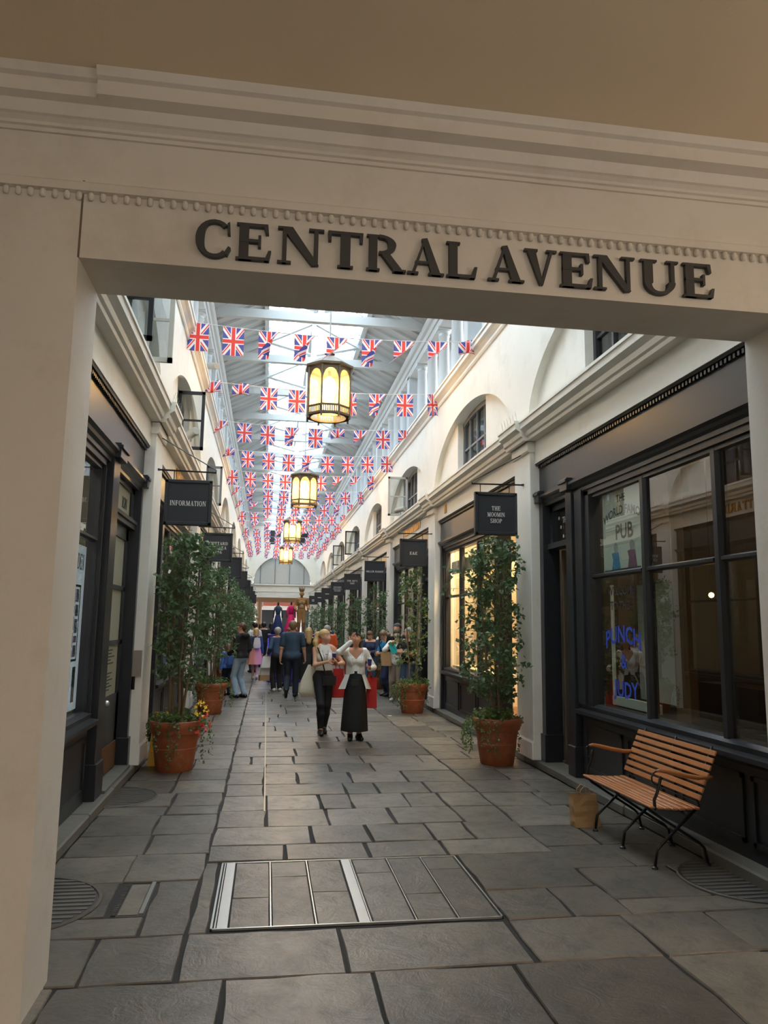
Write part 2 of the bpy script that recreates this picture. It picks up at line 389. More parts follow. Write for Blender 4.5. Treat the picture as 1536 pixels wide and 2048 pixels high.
for y0, y1, js in [(6.0, 6.41, [.2, .84, 1.45]), (6.41, 6.95, [.43, .91, 1.44, 1.78]), (6.95, 7.55, [.06, .61, 1.2, 1.82]), (7.55, 8.16, [.05, .58, .89, 1.45, 1.82]),
                   (8.16, 8.71, [.03, .88, 1.23, 1.78]), (8.71, 9.36, [.03, .4, 1.01, 1.64]), (9.36, 9.9, [.04, .82, 1.35]), (9.9, 10.45, [-.14, .4, 1.29, 2.05])]:
    row(y0, y1, [-.375]+js+[2.28])
y = 10.45; yl = 10.3; yr = 10.7
while y < 53:
    d = rng.uniform(.48, .68); xs = [-.375]; x = -.375+rng.uniform(.3, .9)
    while x < 1.9: xs.append(x); x += rng.uniform(.45, .95)
    row(y, y+d, xs+[2.28]); y += d
while yl < 53:
    d = rng.uniform(.55, .8); m_ = -.9+rng.uniform(-.1, .1); SLABS += [(-1.455, m_, yl, yl+d), (m_, -.375, yl, yl+d)]; yl += d
while yr < 53:
    d = rng.uniform(.55, .8); m_ = 2.85+rng.uniform(-.1, .1); SLABS += [(2.28, m_, yr, yr+d), (m_, 3.385, yr, yr+d)]; yr += d
SLABS.sort(key=lambda s: s[2])
far_mb = MB()
for i, (a, b, c_, d) in enumerate(SLABS):
    if i < 290:
        mb = MB(); slab_mb(mb, a, b, c_, d, rng.uniform(-.003, .002), rng, gap=.009 if c_ < 6.3 else .011, jit=.011, seg=.2)
        mb.build('paving_slab', 'stone', floor, loc=((a+b)/2, (c_+d)/2, 0))
    else: slab_mb(far_mb, a, b, c_, d, rng.uniform(-.003, .002), rng, seg=5)
far_mb.box(-9, 11, 53, 90, -.011, -.001)
far_mb.build('far_paving', 'stone', floor, kind='stuff')

# ---------------- kerbs
for side, nm in ((-1, 'trim_1'), (1, 'trim_2')):
    k = empty(nm, (CX+side*W_KERB, 4.2, 0), kind='structure')
    y = 4.2
    while y < END_Y:
        d = rng.uniform(1.0, 1.7); y1 = min(y+d, END_Y)
        MB().sbox(side, W_KERB+rng.uniform(-.006, .006), 2.8, y+.004, y1-.004, -.011, .09+rng.uniform(-.004, .003)).build('kerb_stone', 'kerb_stone', k, bevel=.014)
        y = y1

# ---------------- side walls
def arch_h(d): return 4.35+1.22*math.sqrt(max(0, 1-(d/2.56)**2))
BAYS = [PIL0+BAY*(k+.5) for k in range(-1, 7)]          # centres of the bays
YA = 4.2
WIN_H = .93
PIL_PROF = [(2.8, .09), (W_PIL-.015, .09), (W_PIL-.015, .3), (W_PIL, .32), (W_PIL, 4.12), (2.8, 4.12)]
walls = {}
for side, nm in ((-1, 'wall_left'), (1, 'wall_right')):
    mb = MB(); X = lambda w_: CX+side*w_
    ys = set([YA, END_Y])
    for yc in BAYS:
        for i in range(-24, 25):
            yy = yc+2.56*math.sin(i/24*math.pi/2)
            if YA <= yy <= END_Y: ys.add(yy)
        for s_ in (-1, 1): ys.add(yc+s_*WIN_H)
    ys = sorted(ys)
    def bay_of(y_):
        for yc in BAYS:
            if abs(y_-yc) <= 2.56+1e-6: return yc
        return None
    zb = Z_STRING-.05
    for a, b in zip(ys[:-1], ys[1:]):
        yc = bay_of((a+b)/2)
        za = max(arch_h(a-yc), zb) if yc is not None else zb; zc = max(arch_h(b-yc), zb) if yc is not None else zb
        mb.quad((X(W_WALL), a, za), (X(W_WALL), b, zc), (X(W_WALL), b, Z_CORN), (X(W_WALL), a, Z_CORN))
        if yc is not None:
            inwin = abs((a+b)/2-yc) < WIN_H
            wd = 2.62 if inwin else 2.46
            mb.quad((X(W_WALL), a, za), (X(W_WALL), b, zc), (X(wd), b, zc), (X(wd), a, za))
            if not inwin: mb.quad((X(2.46), a, zb), (X(2.46), b, zb), (X(2.46), b, zc), (X(2.46), a, za))
    for yc in BAYS:
        for s_ in (-1, 1):
            yy = yc+s_*WIN_H; mb.quad((X(2.46), yy, zb), (X(2.62), yy, zb), (X(2.62), yy, arch_h(WIN_H)), (X(2.46), yy, arch_h(WIN_H)))
    # strip between shopfronts and string course
    mb.sbox(side, W_SHOP-.1, W_SHOP+.1, YA, END_Y, 3.86, 4.3)
    wl = mb.build(nm, 'white_paint'); tag(wl, kind='structure'); walls[side] = wl
    # string course, continuous, with break-forwards over the pilasters
    prof = [(2.6, 4.16), (2.34, 4.16), (2.335, 4.2), (2.31, 4.215), (2.30, 4.27), (2.24, 4.31), (2.235, 4.38), (2.22, 4.385), (2.22, 4.42), (2.64, 4.43), (2.64, 4.16)]
    MB().prism([(X(a), b) for a, b in prof], 1, YA, END_Y).build('string_course', 'white_paint', wl)
    for k in range(NB):
        yp = PIL0+BAY*k
        if k == 0:
            pil = MB().prism([(X(a), b) for a, b in PIL_PROF], 1, yp-.31, yp+.31).build('pilaster', 'white_paint', wl, bevel=.008)
            pr2 = [(a-.06 if a < 2.5 else a, b) for a, b in prof]
            cap = MB().prism([(X(a), b) for a, b in pr2], 1, yp-.37, yp+.37)
            cap.prism([(X(a), b) for a, b in [(2.7, 4.02), (W_PIL-.02, 4.02), (W_PIL-.035, 4.04), (W_PIL-.03, 4.16), (2.7, 4.16)]], 1, yp-.335, yp+.335)
            cap = cap.build('pilaster_capital', 'white_paint', wl)
        else:
            dupe(pil, (0, BAY*k, 0), wl); dupe(cap, (0, BAY*k, 0), wl)
    # upper cornice
    cp = [(2.5, 6.12), (W_WALL-.02, 6.12), (W_WALL-.035, 6.15), (W_WALL-.03, 6.2), (W_WALL-.07, 6.26), (W_WALL-.11, 6.29), (W_WALL-.11, 6.36), (W_WALL-.13, 6.37), (W_WALL-.13, 6.41), (3.0, 6.43), (3.0, 6.12)]
    MB().prism([(X(a), b) for a, b in cp], 1, YA, END_Y).build('cornice', 'white_paint', wl)
    # clerestory: columns, piers, screen, entablature
    col = None; pier = None; scr = None; sp = BAY/5
    y = YA+.6; i = 0
    while y < END_Y-.2:
        if i % 5 == 2:
            if pier is None: pier = (MB().sbox(side, 2.44, 2.72, y-.15, y+.15, 6.42, 8.1).build('clerestory_pier', 'clerestory_white', wl, bevel=.01), y)
            else: dupe(pier[0], (0, y-pier[1], 0), wl)
        else:
            if col is None:
                c_ = MB().lathe([(.16, 0), (.16, .06), (.135, .09), (.13, .1), (.112, 1.42), (.125, 1.44), (.115, 1.46), (.115, 1.5), (.15, 1.54), (.15, 1.56)], (X(2.58), y, 6.43), 14)
                c_.sbox(side, 2.42, 2.74, y-.16, y+.16, 7.99, 8.05)
                col = (c_.build('clerestory_column', 'clerestory_white', wl, smooth='auto'), y)
            else: dupe(col[0], (0, y-col[1], 0), wl)
        if scr is None: scr = (MB().sbox(side, 2.86, 2.94, y+.1, y+sp-.12, 6.4, 8.1).build('clerestory_panel', 'clerestory_white', wl), y)
        else: dupe(scr[0], (0, y-scr[1], 0), wl)
        y += sp; i += 1
    ep = [(3.0, 8.03), (2.44, 8.03), (2.44, 8.18), (2.41, 8.2), (2.41, 8.34), (2.36, 8.38), (2.33, 8.44), (2.33, 8.5), (3.0, 8.5)]
    MB().prism([(X(a), b) for a, b in ep], 1, YA, END_Y).build('entablature', 'roof_white', wl)
    # rooms behind: floors, back walls, cross walls
    rm = MB().sbox(side, 6.0, 6.2, YA, END_Y+.4, 0, 6.5)
    rm.build('rear_wall', mat('room_wall', (196, 186, 168), .8, var=.05), wl)
    MB().sbox(side, 2.36, 6.2, YA, END_Y+.4, 6.12, 6.4).build('flat_roof', 'white_paint', wl)
    MB().sbox(side, 2.66, 6.2, YA, END_Y+.4, 3.95, 4.14).build('shop_ceiling', 'white_paint', wl)
    MB().sbox(side, 2.8, 6.2, YA, END_Y+.4, -.01, .1).build('shop_floor', mat('shop_boards', (120, 88, 58), .4, var=.15), wl)
    cw = None
    for k in range(NB):
        yp = PIL0+BAY*k
        if cw is None: cw = MB().sbox(side, 2.63, 6.1, yp-.1, yp+.1, .1, 6.12).build('cross_wall', 'room_wall', wl)
        else: dupe(cw, (0, BAY*k, 0), wl)
    MB().sbox(side, 2.63, 6.1, END_Y, END_Y+.4, .0, 6.3).build('cross_wall', 'room_wall', wl)

# ---------------- lunette windows (upper floor)
NWIN = [0]
def lunette(side, yc, m_frame, open_near=False, open_far=False):
    NWIN[0] += 1
    win = empty('window_%d' % NWIN[0], (CX+side*2.6, yc, Z_STRING), kind='structure')
    X = lambda w_: CX+side*w_
    h = WIN_H
    fr = MB(); n = 10
    def top(d): return arch_h(d)-.005
    # outer frame following the arch
    for i in range(n):
        a = -h+2*h*i/n; b = -h+2*h*(i+1)/n
        fr.add([(X(w_), yc+d, z) for w_ in (2.56, 2.63) for d, z in ((a, top(a)), (b, top(b)), (b, top(b)-.08), (a, top(a)-.08))],
               [(0, 1, 2, 3), (4, 5, 6, 7), (0, 1, 5, 4), (2, 3, 7, 6), (1, 2, 6, 5), (0, 3, 7, 4)])
    for s_ in (-1, 1): fr.sbox(side, 2.56, 2.63, yc+s_*h, yc+s_*(h-.07), Z_STRING, top(h))
    fr.sbox(side, 2.56, 2.63, yc-h, yc+h, Z_STRING, Z_STRING+.07)
    fr.build('frame', m_frame, win)
    for d in (-h/2, 0, h/2): MB().sbox(side, 2.57, 2.625, yc+d-.022, yc+d+.022, Z_STRING+.05, top(d)-.05).build('mullion', m_frame, win)
    MB().sbox(side, 2.575, 2.62, yc-h, yc+h, 4.94, 4.975).build('glazing_bar', m_frame, win)
    for i in range(4):
        a = -h+.07+(2*h-.14)*i/4; b = a+(2*h-.14)/4
        MB().quad((X(2.6), yc+a, Z_STRING+.06), (X(2.6), yc+b, Z_STRING+.06), (X(2.6), yc+b, top(b)-.05), (X(2.6), yc+a, top(a)-.05)).build('pane', 'upper_glass', win)
    return win
def casement(win, side, y, out, z0, z1, m_frame, w0=2.36):
    """an open casement leaf standing at right angles to the wall"""
    X = lambda w_: CX+side*w_
    c_ = MB(); a, b = w0, w0-out
    c_.sbox(side, a, b, y-.02, y+.02, z0, z0+.05); c_.sbox(side, a, b, y-.02, y+.02, z1-.05, z1)
    c_.sbox(side, a, a-.05, y-.02, y+.02, z0, z1); c_.sbox(side, b, b+.05, y-.02, y+.02, z0, z1)
    c_.sbox(side, a, b, y-.012, y+.012, (z0+z1)/2-.015, (z0+z1)/2+.015)
    o = c_.build('casement', m_frame, win)
    MB().quad((X(a-.05), y, z0+.05), (X(b+.05), y, z0+.05), (X(b+.05), y, z1-.05), (X(a-.05), y, z1-.05)).build('pane', 'upper_glass', o)
mat('grey_frame', (120, 124, 128), .45); mat('pale_frame', (214, 210, 200), .5); mat('dark_frame', (44, 46, 50), .4)
for i, yc in enumerate(BAYS):
    wR = lunette(1, yc, 'dark_frame' if i == 0 else 'grey_frame')
    wL = lunette(-1, yc, 'dark_frame' if i < 2 else 'grey_frame')
    if i == 0:
        casement(wL, -1, 7.75, .34, 4.6, 5.5, 'dark_frame', 2.58); casement(wL, -1, 8.0, .3, 4.46, 5.4, 'pale_frame', 2.36)
    if i == 1: casement(wL, -1, yc-WIN_H+.5, .42, 4.46, 5.42, 'dark_frame', 2.5)
    if i == 2:
        casement(wR, 1, yc+.3, .5, 4.45, 5.45, 'pale_frame', 2.45); casement(wL, -1, yc-.3, .36, 4.46, 5.4, 'grey_frame', 2.5)
    if i in (4, 5): casement(wR, 1, yc, .45, 4.45, 5.4, 'dark_frame', 2.45)

# ---------------- portal in front of the avenue
XL, XR_, YF, YB, ZB = -1.0, 2.925, 3.77, 4.2, 3.546
pf = MB().box(-9, XL, YF, YB, -.01, ZB+.4).box(XR_, 11, YF, YB, -.01, ZB+.4).box(XL, XR_, YF, YB, ZB, ZB+.4).box(-9, 11, YF, YB, ZB+.4, 9.2)
portal = pf.build('wall_front', 'portal_paint'); tag(portal, kind='structure')
# thin settlement gap with sealant at the left end of the beam
MB().box(XL-.006, XL+.004, YF-.003, YF+.01, ZB, 3.96).build('settlement_joint', mat('sealant', (120, 108, 92), .8), portal)
# fillet above the beads, bead row, cornice
MB().prism([(YF, 3.888), (YF-.028, 3.893), (YF-.028, 3.935), (YF-.02, 3.945), (YF, 3.95)], 0, -9, 11).build('fillet', 'portal_paint', portal)
bead0 = None; i = 0; x = -3.8
while x < 6.2:
    if bead0 is None:
        b_ = MB().lathe([(.001, -.022), (.012, -.018), (.0155, -.008), (.0155, .012), (.01, .02)], (x, YF-.014, 3.868), 8)
        bead0 = (b_.build('bead', 'portal_paint', portal, smooth=True, loc=(x, YF-.014, 3.868)), x)
    else: dupe(bead0[0], (x, YF-.014, 3.868), portal)
    x += .058
def cornice_prof(e): return [(YF+.02, 4.2), (YF-.015, 4.2), (YF-.015, 4.222), (YF-.03, 4.226), (YF-.03, 4.244), (YF-.05, 4.262), (YF-.065, 4.268), (YF-.075, 4.3-.005), (YF-.085, 4.325), (YF-.165-e, 4.335), (YF-.165-e, 4.41), (YF-.19-e, 4.42), (YF-.2-e, 4.44), (YF-.215-e, 4.47), (YF+.02, 4.47)]
MB().prism(cornice_prof(0), 0, -.93, 11).build('cornice', 'portal_paint', portal)
MB().prism(cornice_prof(-.03), 0, -9, -.93).build('cornice', 'portal_paint', portal)
ceil = MB().box(-9, 11, -6.4, YF, 4.46, 4.7).build('ceiling', 'tan_ceiling'); tag(ceil, kind='structure')

# unseen walls added round the photographer's covered walk to dim it, one small opening
wr = MB().box(-9, 6.0, -6.4, -6, -.01, 4.46).box(7.0, 11, -6.4, -6, -.01, 4.46).box(6.0, 7.0, -6.4, -6, 2.4, 4.46).build('wall_rear', 'portal_paint'); tag(wr, kind='structure')
ww_ = MB().box(-9, -8.6, -6, YF, -.01, 4.46).build('wall_west', 'portal_paint'); tag(ww_, kind='structure')
we_ = MB().box(10.6, 11, -6, YF, -.01, 4.46).build('wall_east', 'portal_paint'); tag(we_, kind='structure')

# ---------------- roof over the avenue
roof = empty('roof', (CX, 4.2, 8.5), kind='structure')
SLOPE = .5; WS = 1.22                                    # skylight half width
def rz(w_): return 8.52+(2.55-w_)*SLOPE
for side in (-1, 1):
    X = lambda w_: CX+side*w_
    MB().prism([(X(3.2), rz(3.2)+.02), (X(WS), rz(WS)+.02), (X(WS), rz(WS)+.1), (X(3.2), rz(3.2)+.1)], 1, 4.2, END_Y+.4).build('roof_boarding', 'roof_white', roof)
    MB().prism([(X(WS+.06), rz(WS+.06)-.06), (X(WS-.04), rz(WS-.04)-.06), (X(WS-.04), rz(WS-.04)+.14), (X(WS+.06), rz(WS+.06)+.14)], 1, 4.2, END_Y).build('skylight_curb', 'roof_white', roof)
MB().box(CX-.05, CX+.05, 4.2, END_Y, rz(0)-.12, rz(0)+.06).build('ridge', 'roof_white', roof)
TR = BAY/2; t0 = 4.9; ntr = int((END_Y-t0)/TR)+1
def rafter(side, y, w0, w1, th, dz0, dz1):
    X = lambda w_: CX+side*w_
    return MB().prism([(X(w0), rz(w0)+dz0), (X(w1), rz(w1)+dz0), (X(w1), rz(w1)+dz1), (X(w0), rz(w0)+dz1)], 1, y-th/2, y+th/2)
protos = []
y = t0
protos.append(MB().box(CX-2.5, CX+2.5, y-.07, y+.07, 8.5, 8.7).build('tie_beam', 'roof_white', roof))
protos.append(MB().box(CX-.06, CX+.06, y-.05, y+.05, 8.7, rz(0)-.1).build('king_post', 'roof_white', roof))
for side in (-1, 1):
    protos.append(rafter(side, y, 2.6, .04, .12, -.16, .02).build('principal_rafter', 'roof_white', roof))
    protos.append(MB().tube([(CX+side*.08, y, 8.78), (CX+side*1.2, y, rz(1.2)-.14)], .045, 4).build('strut', 'roof_white', roof))
rprotos = []
for side in (-1, 1):
    for j in range(1, 6): rprotos.append(rafter(side, y+TR*j/6, 3.0, WS, .05, -.05, .03).build('common_rafter', 'roof_white', roof))
    for j in range(1, 5): rprotos.append(rafter(side, y+TR*j/5, WS, .04, .035, -.03, .04).build('glazing_bar', 'roof_white', roof))
    for j in range(5):
        ya, yb = y+TR*j/5, y+TR*(j+1)/5; X = lambda w_: CX+side*w_
        rprotos.append(MB().quad((X(WS), ya, rz(WS)+.03), (X(WS), yb, rz(WS)+.03), (X(0), yb, rz(0)+.03), (X(0), ya, rz(0)+.03)).build('skylight_pane', 'skylight_glass', roof))
for k in range(1, ntr):
    for o in protos: dupe(o, (o.location.x, o.location.y+TR*k, o.location.z), roof)
    if k < ntr-1:
        for o in rprotos: dupe(o, (o.location.x, o.location.y+TR*k, o.location.z), roof)

# ---------------- far end of the avenue
eb = MB(); R_ = 2.06; zs = 4.42
eb.box(CX-6.2, CX-2.0, END_Y, END_Y+.5, 0, zs); eb.box(CX+2.0, CX+6.2, END_Y, END_Y+.5, 0, zs)
eb.box(CX-2.0, CX+2.0, END_Y, END_Y+.5, 3.5, zs)
n = 28
for i in range(n):
    a = -R_*math.cos(math.pi*i/n); b = -R_*math.cos(math.pi*(i+1)/n)
    za = zs+math.sqrt(max(0, R_*R_-a*a)); zb_ = zs+math.sqrt(max(0, R_*R_-b*b))
    eb.add([(CX+a, END_Y, za), (CX+b, END_Y, zb_), (CX+b, END_Y, 10.2), (CX+a, END_Y, 10.2), (CX+a, END_Y+.3, za), (CX+b, END_Y+.3, zb_), (CX+b, END_Y+.3, 10.2), (CX+a, END_Y+.3, 10.2)],
           [(0, 1, 2, 3), (4, 5, 6, 7), (0, 1, 5, 4)])
eb.box(CX-6.2, CX-R_, END_Y, END_Y+.3, zs, 10.2); eb.box(CX+R_, CX+6.2, END_Y, END_Y+.3, zs, 10.2)
wb = eb.build('wall_back', 'white_paint'); tag(wb, kind='structure')
MB().prism([(END_Y, 4.3), (END_Y-.06, 4.3), (END_Y-.12, 4.36), (END_Y-.12, 4.44), (END_Y, 4.44)], 0, CX-2.4, CX+2.4).build('string_course', 'white_paint', wb)
MB().prism([(END_Y, 3.9), (END_Y-.03, 3.9), (END_Y-.03, 3.94), (END_Y, 3.94)], 0, CX-2.0, CX+2.0).build('fillet', 'white_paint', wb)
pr = []
for rr in (R_, R_+.2):
    pr.append([(CX-rr*math.cos(math.pi*i/24), zs+rr*math.sin(math.pi*i/24)) for i in range(25)])
am = MB()
for i in range(24):
    q = [pr[0][i], pr[0][i+1], pr[1][i+1], pr[1][i]]
    am.add([(a, END_Y-.05, b) for a, b in q]+[(a, END_Y, b) for a, b in q], [(0, 1, 2, 3), (0, 1, 5, 4), (3, 2, 6, 7)])
am.build('archivolt', 'white_paint', wb)
for x0 in (-.95, 1.15):
    wdw = MB().box(CX+x0-.05, CX+x0+.75, END_Y-.02, END_Y+.02, 7.3, 8.3).build('upper_window', mat('dark_void', (38, 40, 44), .3), wb)
NWIN[0] += 1
we = empty('window_%d' % NWIN[0], (CX, END_Y+.2, zs), kind='structure')
fm = MB().box(CX-R_, CX+R_, END_Y+.16, END_Y+.24, zs, zs+.06)
for a in (-1.55, -.52, .52, 1.55): fm.box(CX+a-.03, CX+a+.03, END_Y+.16, END_Y+.24, zs, zs+math.sqrt(R_*R_-a*a))
fm.build('frame', 'grey_frame', we)
xs = [-R_+.02, -1.55, -.52, .52, 1.55, R_-.02]
for a, b in zip(xs[:-1], xs[1:]):
    pts = [(a, zs)]+[(a+(b-a)*i/6, zs+math.sqrt(max(0, R_*R_-(a+(b-a)*i/6)**2))) for i in range(7)]+[(b, zs)]
    MB().add([(CX+p, END_Y+.2, q) for p, q in pts], [tuple(range(len(pts)))]).build('pane', mat('hazy_pane', (176, 180, 178), .25, var=.06), we)
# portico beyond: brown beam, posts, pale building across the square
pc = MB().box(-7, 9, END_Y+.5, END_Y+24, 3.75, 3.95).build('ceiling', mat('brown_timber', (112, 84, 56), .6)); tag(pc, kind='structure')  # ceiling depth stretched over the square to keep the facade in shade
MB().box(-7, 9, END_Y+5.2, END_Y+5.8, 3.3, 3.75).build('beam', 'brown_timber', pc)
for x in (-.65, 4.6): MB().lathe([(.32, 0), (.32, .15), (.25, .2), (.22, 2.9), (.3, 3.0), (.3, 3.3)], (x, END_Y+5.5, 0), 14).build('post', 'brown_timber', pc, smooth='auto')
fb = empty('portico_building', (2, 72, 0), 'pale stone building with tall white columns beyond the far opening of the avenue', 'building')
MB().box(-7, 9, 74, 74.5, 0, 3.75).build('facade', mat('pale_stone', (226, 220, 210), .7), fb)
for i in range(7): MB().lathe([(.26, 0), (.26, .2), (.2, .3), (.17, 3.0), (.26, 3.15), (.26, 3.3)], (-5+i*2, 73.2, 0), 12).build('column', 'pale_stone', fb, smooth='auto')
MB().box(-7, 9, 72.9, 74, 3.3, 3.75).build('entablature', mat('brick_red', (150, 82, 66), .8), fb)
for i in range(6): MB().box(-4.6+i*2, -3.4+i*2, 73.95, 74.0, .5, 2.9).build('window', 'dark_void', fb)

# warm lantern of the covered walk; second globe added to brighten the ceiling
mat('globe_warm', (255, 220, 180), .5, emit=(255, 230, 204), estr=64); mat('globe_fill', (255, 230, 200), .5, emit=(255, 246, 236), estr=104)
for LPX, LPY, LPZ, gm, lb in ((4.7, .2, 2.75, 'globe_warm', 'warm glass lantern hanging at the bench end of the covered walk'), (.4, -2.6, 2.75, 'globe_fill', 'unseen globe added as fill light behind the photographer in the covered walk')):
    pl_ = empty('portico_globe', (LPX, LPY, LPZ), lb, 'lantern', 'globe lanterns of the covered walk')
    MB().lathe([(.02, -.04), (.2, .0), (.28, .06), (.2, .12), (.05, .16)], (LPX, LPY, LPZ), 10).build('globe', gm, pl_, smooth=True)
    MB().tube([(LPX, LPY, LPZ+.15), (LPX, LPY, 4.46)], .015, 6).build('rod', 'black_iron', pl_)
    MB().lathe([(.05, .15), (.04, .2), (.02, .22)], (LPX, LPY, LPZ), 10).build('cap', 'lantern_metal', pl_)
# ================================================================== SHOPFRONTS
CP = 'charcoal_paint'
ORD = ['first', 'second', 'third', 'fourth', 'fifth', 'sixth', 'seventh', 'eighth', 'ninth']
mat('cream_poster', (214, 222, 206), .5, var=.03, emit=(214, 222, 206), estr=.0)
mat('map_poster', (214, 224, 236), .5, var=.02, emit=(214, 226, 240), estr=.3)
mat('poster_ink', (40, 40, 44), .6); mat('map_block', (120, 118, 150), .6); mat('blue_ink', (44, 78, 186), .5); mat('mauve_ink', (130, 84, 110), .6); mat('sky_ink', (72, 140, 190), .6)
mat('ochre_wall', (104, 74, 36), .7, var=.08); mat('cream_wall', (222, 204, 164), .7, var=.04); mat('grey_wall', (170, 168, 160), .7); mat('white_wall', (226, 226, 222), .7)
mat('dark_wood', (46, 34, 28), .5, var=.15); mat('mid_wood', (104, 66, 38), .5, var=.15)
mat('lamp_warm', (255, 232, 196), .5, emit=(255, 226, 186), estr=90); mat('lamp_white', (255, 250, 240), .5, emit=(255, 246, 232), estr=70)
leafmat('frosted', (206, 204, 182), .5, .02)

def window_unit(sf, side, ya, yb, cuts, zs0=.9, zs1=3.27, zt=2.3, glassm='shop_glass', panels=2):
    """glazed shop window: riser, sills, frame, mullions, transom, panes; cuts = mullion centres"""
    X = lambda w_: CX+side*w_
    MB().sbox(side, 2.57, 2.75, ya, yb, .09, .8).build('stall_riser', CP, sf)
    n = panels; L = (yb-ya-.1)/n
    for i in range(n):
        a = ya+.05+L*i+.05; b = ya+.05+L*(i+1)-.05
        fr = MB().sbox(side, 2.552, 2.58, a, b, .2, .235).sbox(side, 2.552, 2.58, a, b, .655, .69).sbox(side, 2.552, 2.58, a, a+.035, .2, .69).sbox(side, 2.552, 2.58, b-.035, b, .2, .69)
        fr.build('riser_panel', CP, sf)
    MB().prism([(X(a), b) for a, b in [(2.7, .76), (2.54, .76), (2.5, .79), (2.47, .8), (2.47, .835), (2.55, .85), (2.7, .85)]], 1, ya, yb).build('sill', CP, sf)
    MB().prism([(X(a), b) for a, b in [(2.7, .85), (2.55, .85), (2.54, .89), (2.59, .915), (2.7, .925)]], 1, ya, yb).build('bottom_rail', CP, sf)
    fr = MB()
    for q in (ya, yb):
        s_ = 1 if q == ya else -1
        fr.sbox(side, 2.55, 2.66, q, q+s_*.05, zs0, zs1); fr.sbox(side, 2.58, 2.66, q+s_*.05, q+s_*.09, zs0, zs1)
    fr.sbox(side, 2.55, 2.7, ya, yb, zs1-.05, zs1+.04); fr.sbox(side, 2.58, 2.7, ya, yb, zs1-.09, zs1-.05)
    fr.build('window_frame', CP, sf)
    for c_ in cuts:
        MB().prism([(X(a), b) for a, b in [(2.575, c_-.028), (2.575, c_+.028), (2.605, c_+.055), (2.66, c_+.055), (2.66, c_-.055), (2.605, c_-.055)]], 2, zs0, zs1-.05).build('mullion', CP, sf)
    ed = [ya+.09]+[c for c in cuts]+[yb-.09]
    for i, (a, b) in enumerate(zip(ed[:-1], ed[1:])):
        a2 = a+(.055 if i else 0); b2 = b-(.055 if i < len(ed)-2 else 0)
        MB().prism([(X(p), q) for p, q in [(2.575, zt-.012), (2.575, zt+.012), (2.605, zt+.026), (2.65, zt+.026), (2.65, zt-.026), (2.605, zt-.026)]], 1, a2, b2).build('transom', CP, sf)
        for z0, z1 in ((zs0, zt), (zt, zs1-.05)):
            MB().quad((X(2.615), a2, z0), (X(2.615), b2, z0), (X(2.615), b2, z1), (X(2.615), a2, z1)).build('pane', glassm, sf)

def jamb(sf, side, ya, yb, top=3.36):
    MB().sbox(side, 2.5, 2.72, ya, yb, .09, top).sbox(side, 2.48, 2.72, ya-.015, yb+.015, .09, .42).build('jamb_pilaster', CP, sf, bevel=.006)
    MB().sbox(side, 2.44, 2.6, ya-.02, yb+.02, top-.03, top+.12).sbox(side, 2.42, 2.6, ya-.03, yb+.03, top+.06, top+.1).build('jamb_bracket', CP, sf, bevel=.006)

def fascia(sf, side, ya, yb, near):
    X = lambda w_: CX+side*w_
    MB().prism([(X(a), b) for a, b in [(2.72, 3.28), (2.53, 3.28), (2.53, 3.32), (2.5, 3.34), (2.49, 3.37), (2.455, 3.39), (2.455, 3.42), (2.5, 3.43), (2.72, 3.43)]], 1, ya, yb).build('architrave', CP, sf)
    MB().sbox(side, 2.515, 2.72, ya, yb, 3.43, 3.865).build('fascia_board', CP, sf)
    MB().prism([(X(a), b) for a, b in [(2.6, 3.83), (2.47, 3.835), (2.46, 3.86), (2.46, 3.875), (2.6, 3.885)]], 1, ya, yb).build('fascia_capping', CP, sf)
    if near:
        d = MB(); y_ = ya+.02
        while y_ < yb-.02: d.sbox(side, 2.485, 2.515, y_, y_+.028, 3.795, 3.832); y_ += .056
        d.build('dentils', CP, sf, kind='stuff')

def ceiling_lamp(sf, side, y_, w_, m='lamp_warm', r=.16, z=3.93):
    MB().lathe([(r, 0), (r*1.05, .02)], (CX+side*w_, y_, z-.05), 12).build('lamp', m, sf)

def interior(sf, side, ya, yb, wallm, depth=4.6):
    MB().sbox(side, depth, depth+.05, ya, yb, .1, 3.95).build('back_partition', wallm, sf)

shop = {}
def start(side, k, label):
    y0 = 4.22 if k < 0 else PIL0+BAY*k+.31; y1 = PIL0+BAY*(k+1)-.31
    sf = empty('shopfront', (CX+side*W_SHOP, (y0+y1)/2, .09), label, 'shopfront', 'charcoal shopfronts along the avenue')
    shop[(side, k)] = sf
    fascia(sf, side, y0, y1, k < 2)
    return sf, y0, y1

# ---- bay with the bench: pub window and door
sf, y0, y1 = start(1, -1, 'dark charcoal pub shopfront with large panes and an open door behind the slatted bench')
window_unit(sf, 1, 4.3, 8.3, [5.59, 6.8], panels=4)
MB().sbox(1, 2.55, 2.7, 7.97, 8.3, .9, 3.27).sbox(1, 2.52, 2.6, 8.1, 8.3, .9, 3.3).build('window_casing', CP, sf)
jamb(sf, 1, 8.34, 8.52); jamb(sf, 1, 9.27, 9.4)
MB().sbox(1, 2.56, 2.72, 8.52, 9.27, 2.72, 2.79).build('door_transom', CP, sf)
MB().sbox(1, 2.6, 2.7, 8.52, 8.6, 2.79, 3.3).sbox(1, 2.6, 2.7, 9.18, 9.27, 2.79, 3.3).sbox(1, 2.6, 2.7, 8.52, 9.27, 3.2, 3.3).build('fanlight_frame', CP, sf)
MB().quad((CX+2.66, 8.6, 2.79), (CX+2.66, 9.18, 2.79), (CX+2.66, 9.18, 3.2), (CX+2.66, 8.6, 3.2)).build('fanlight_pane', 'shop_glass', sf)
MB().sbox(1, 2.72, 2.76, 8.56, 9.24, 2.79, 3.22).build('fanlight_backing', mat('taupe', (104, 90, 74), .7), sf)
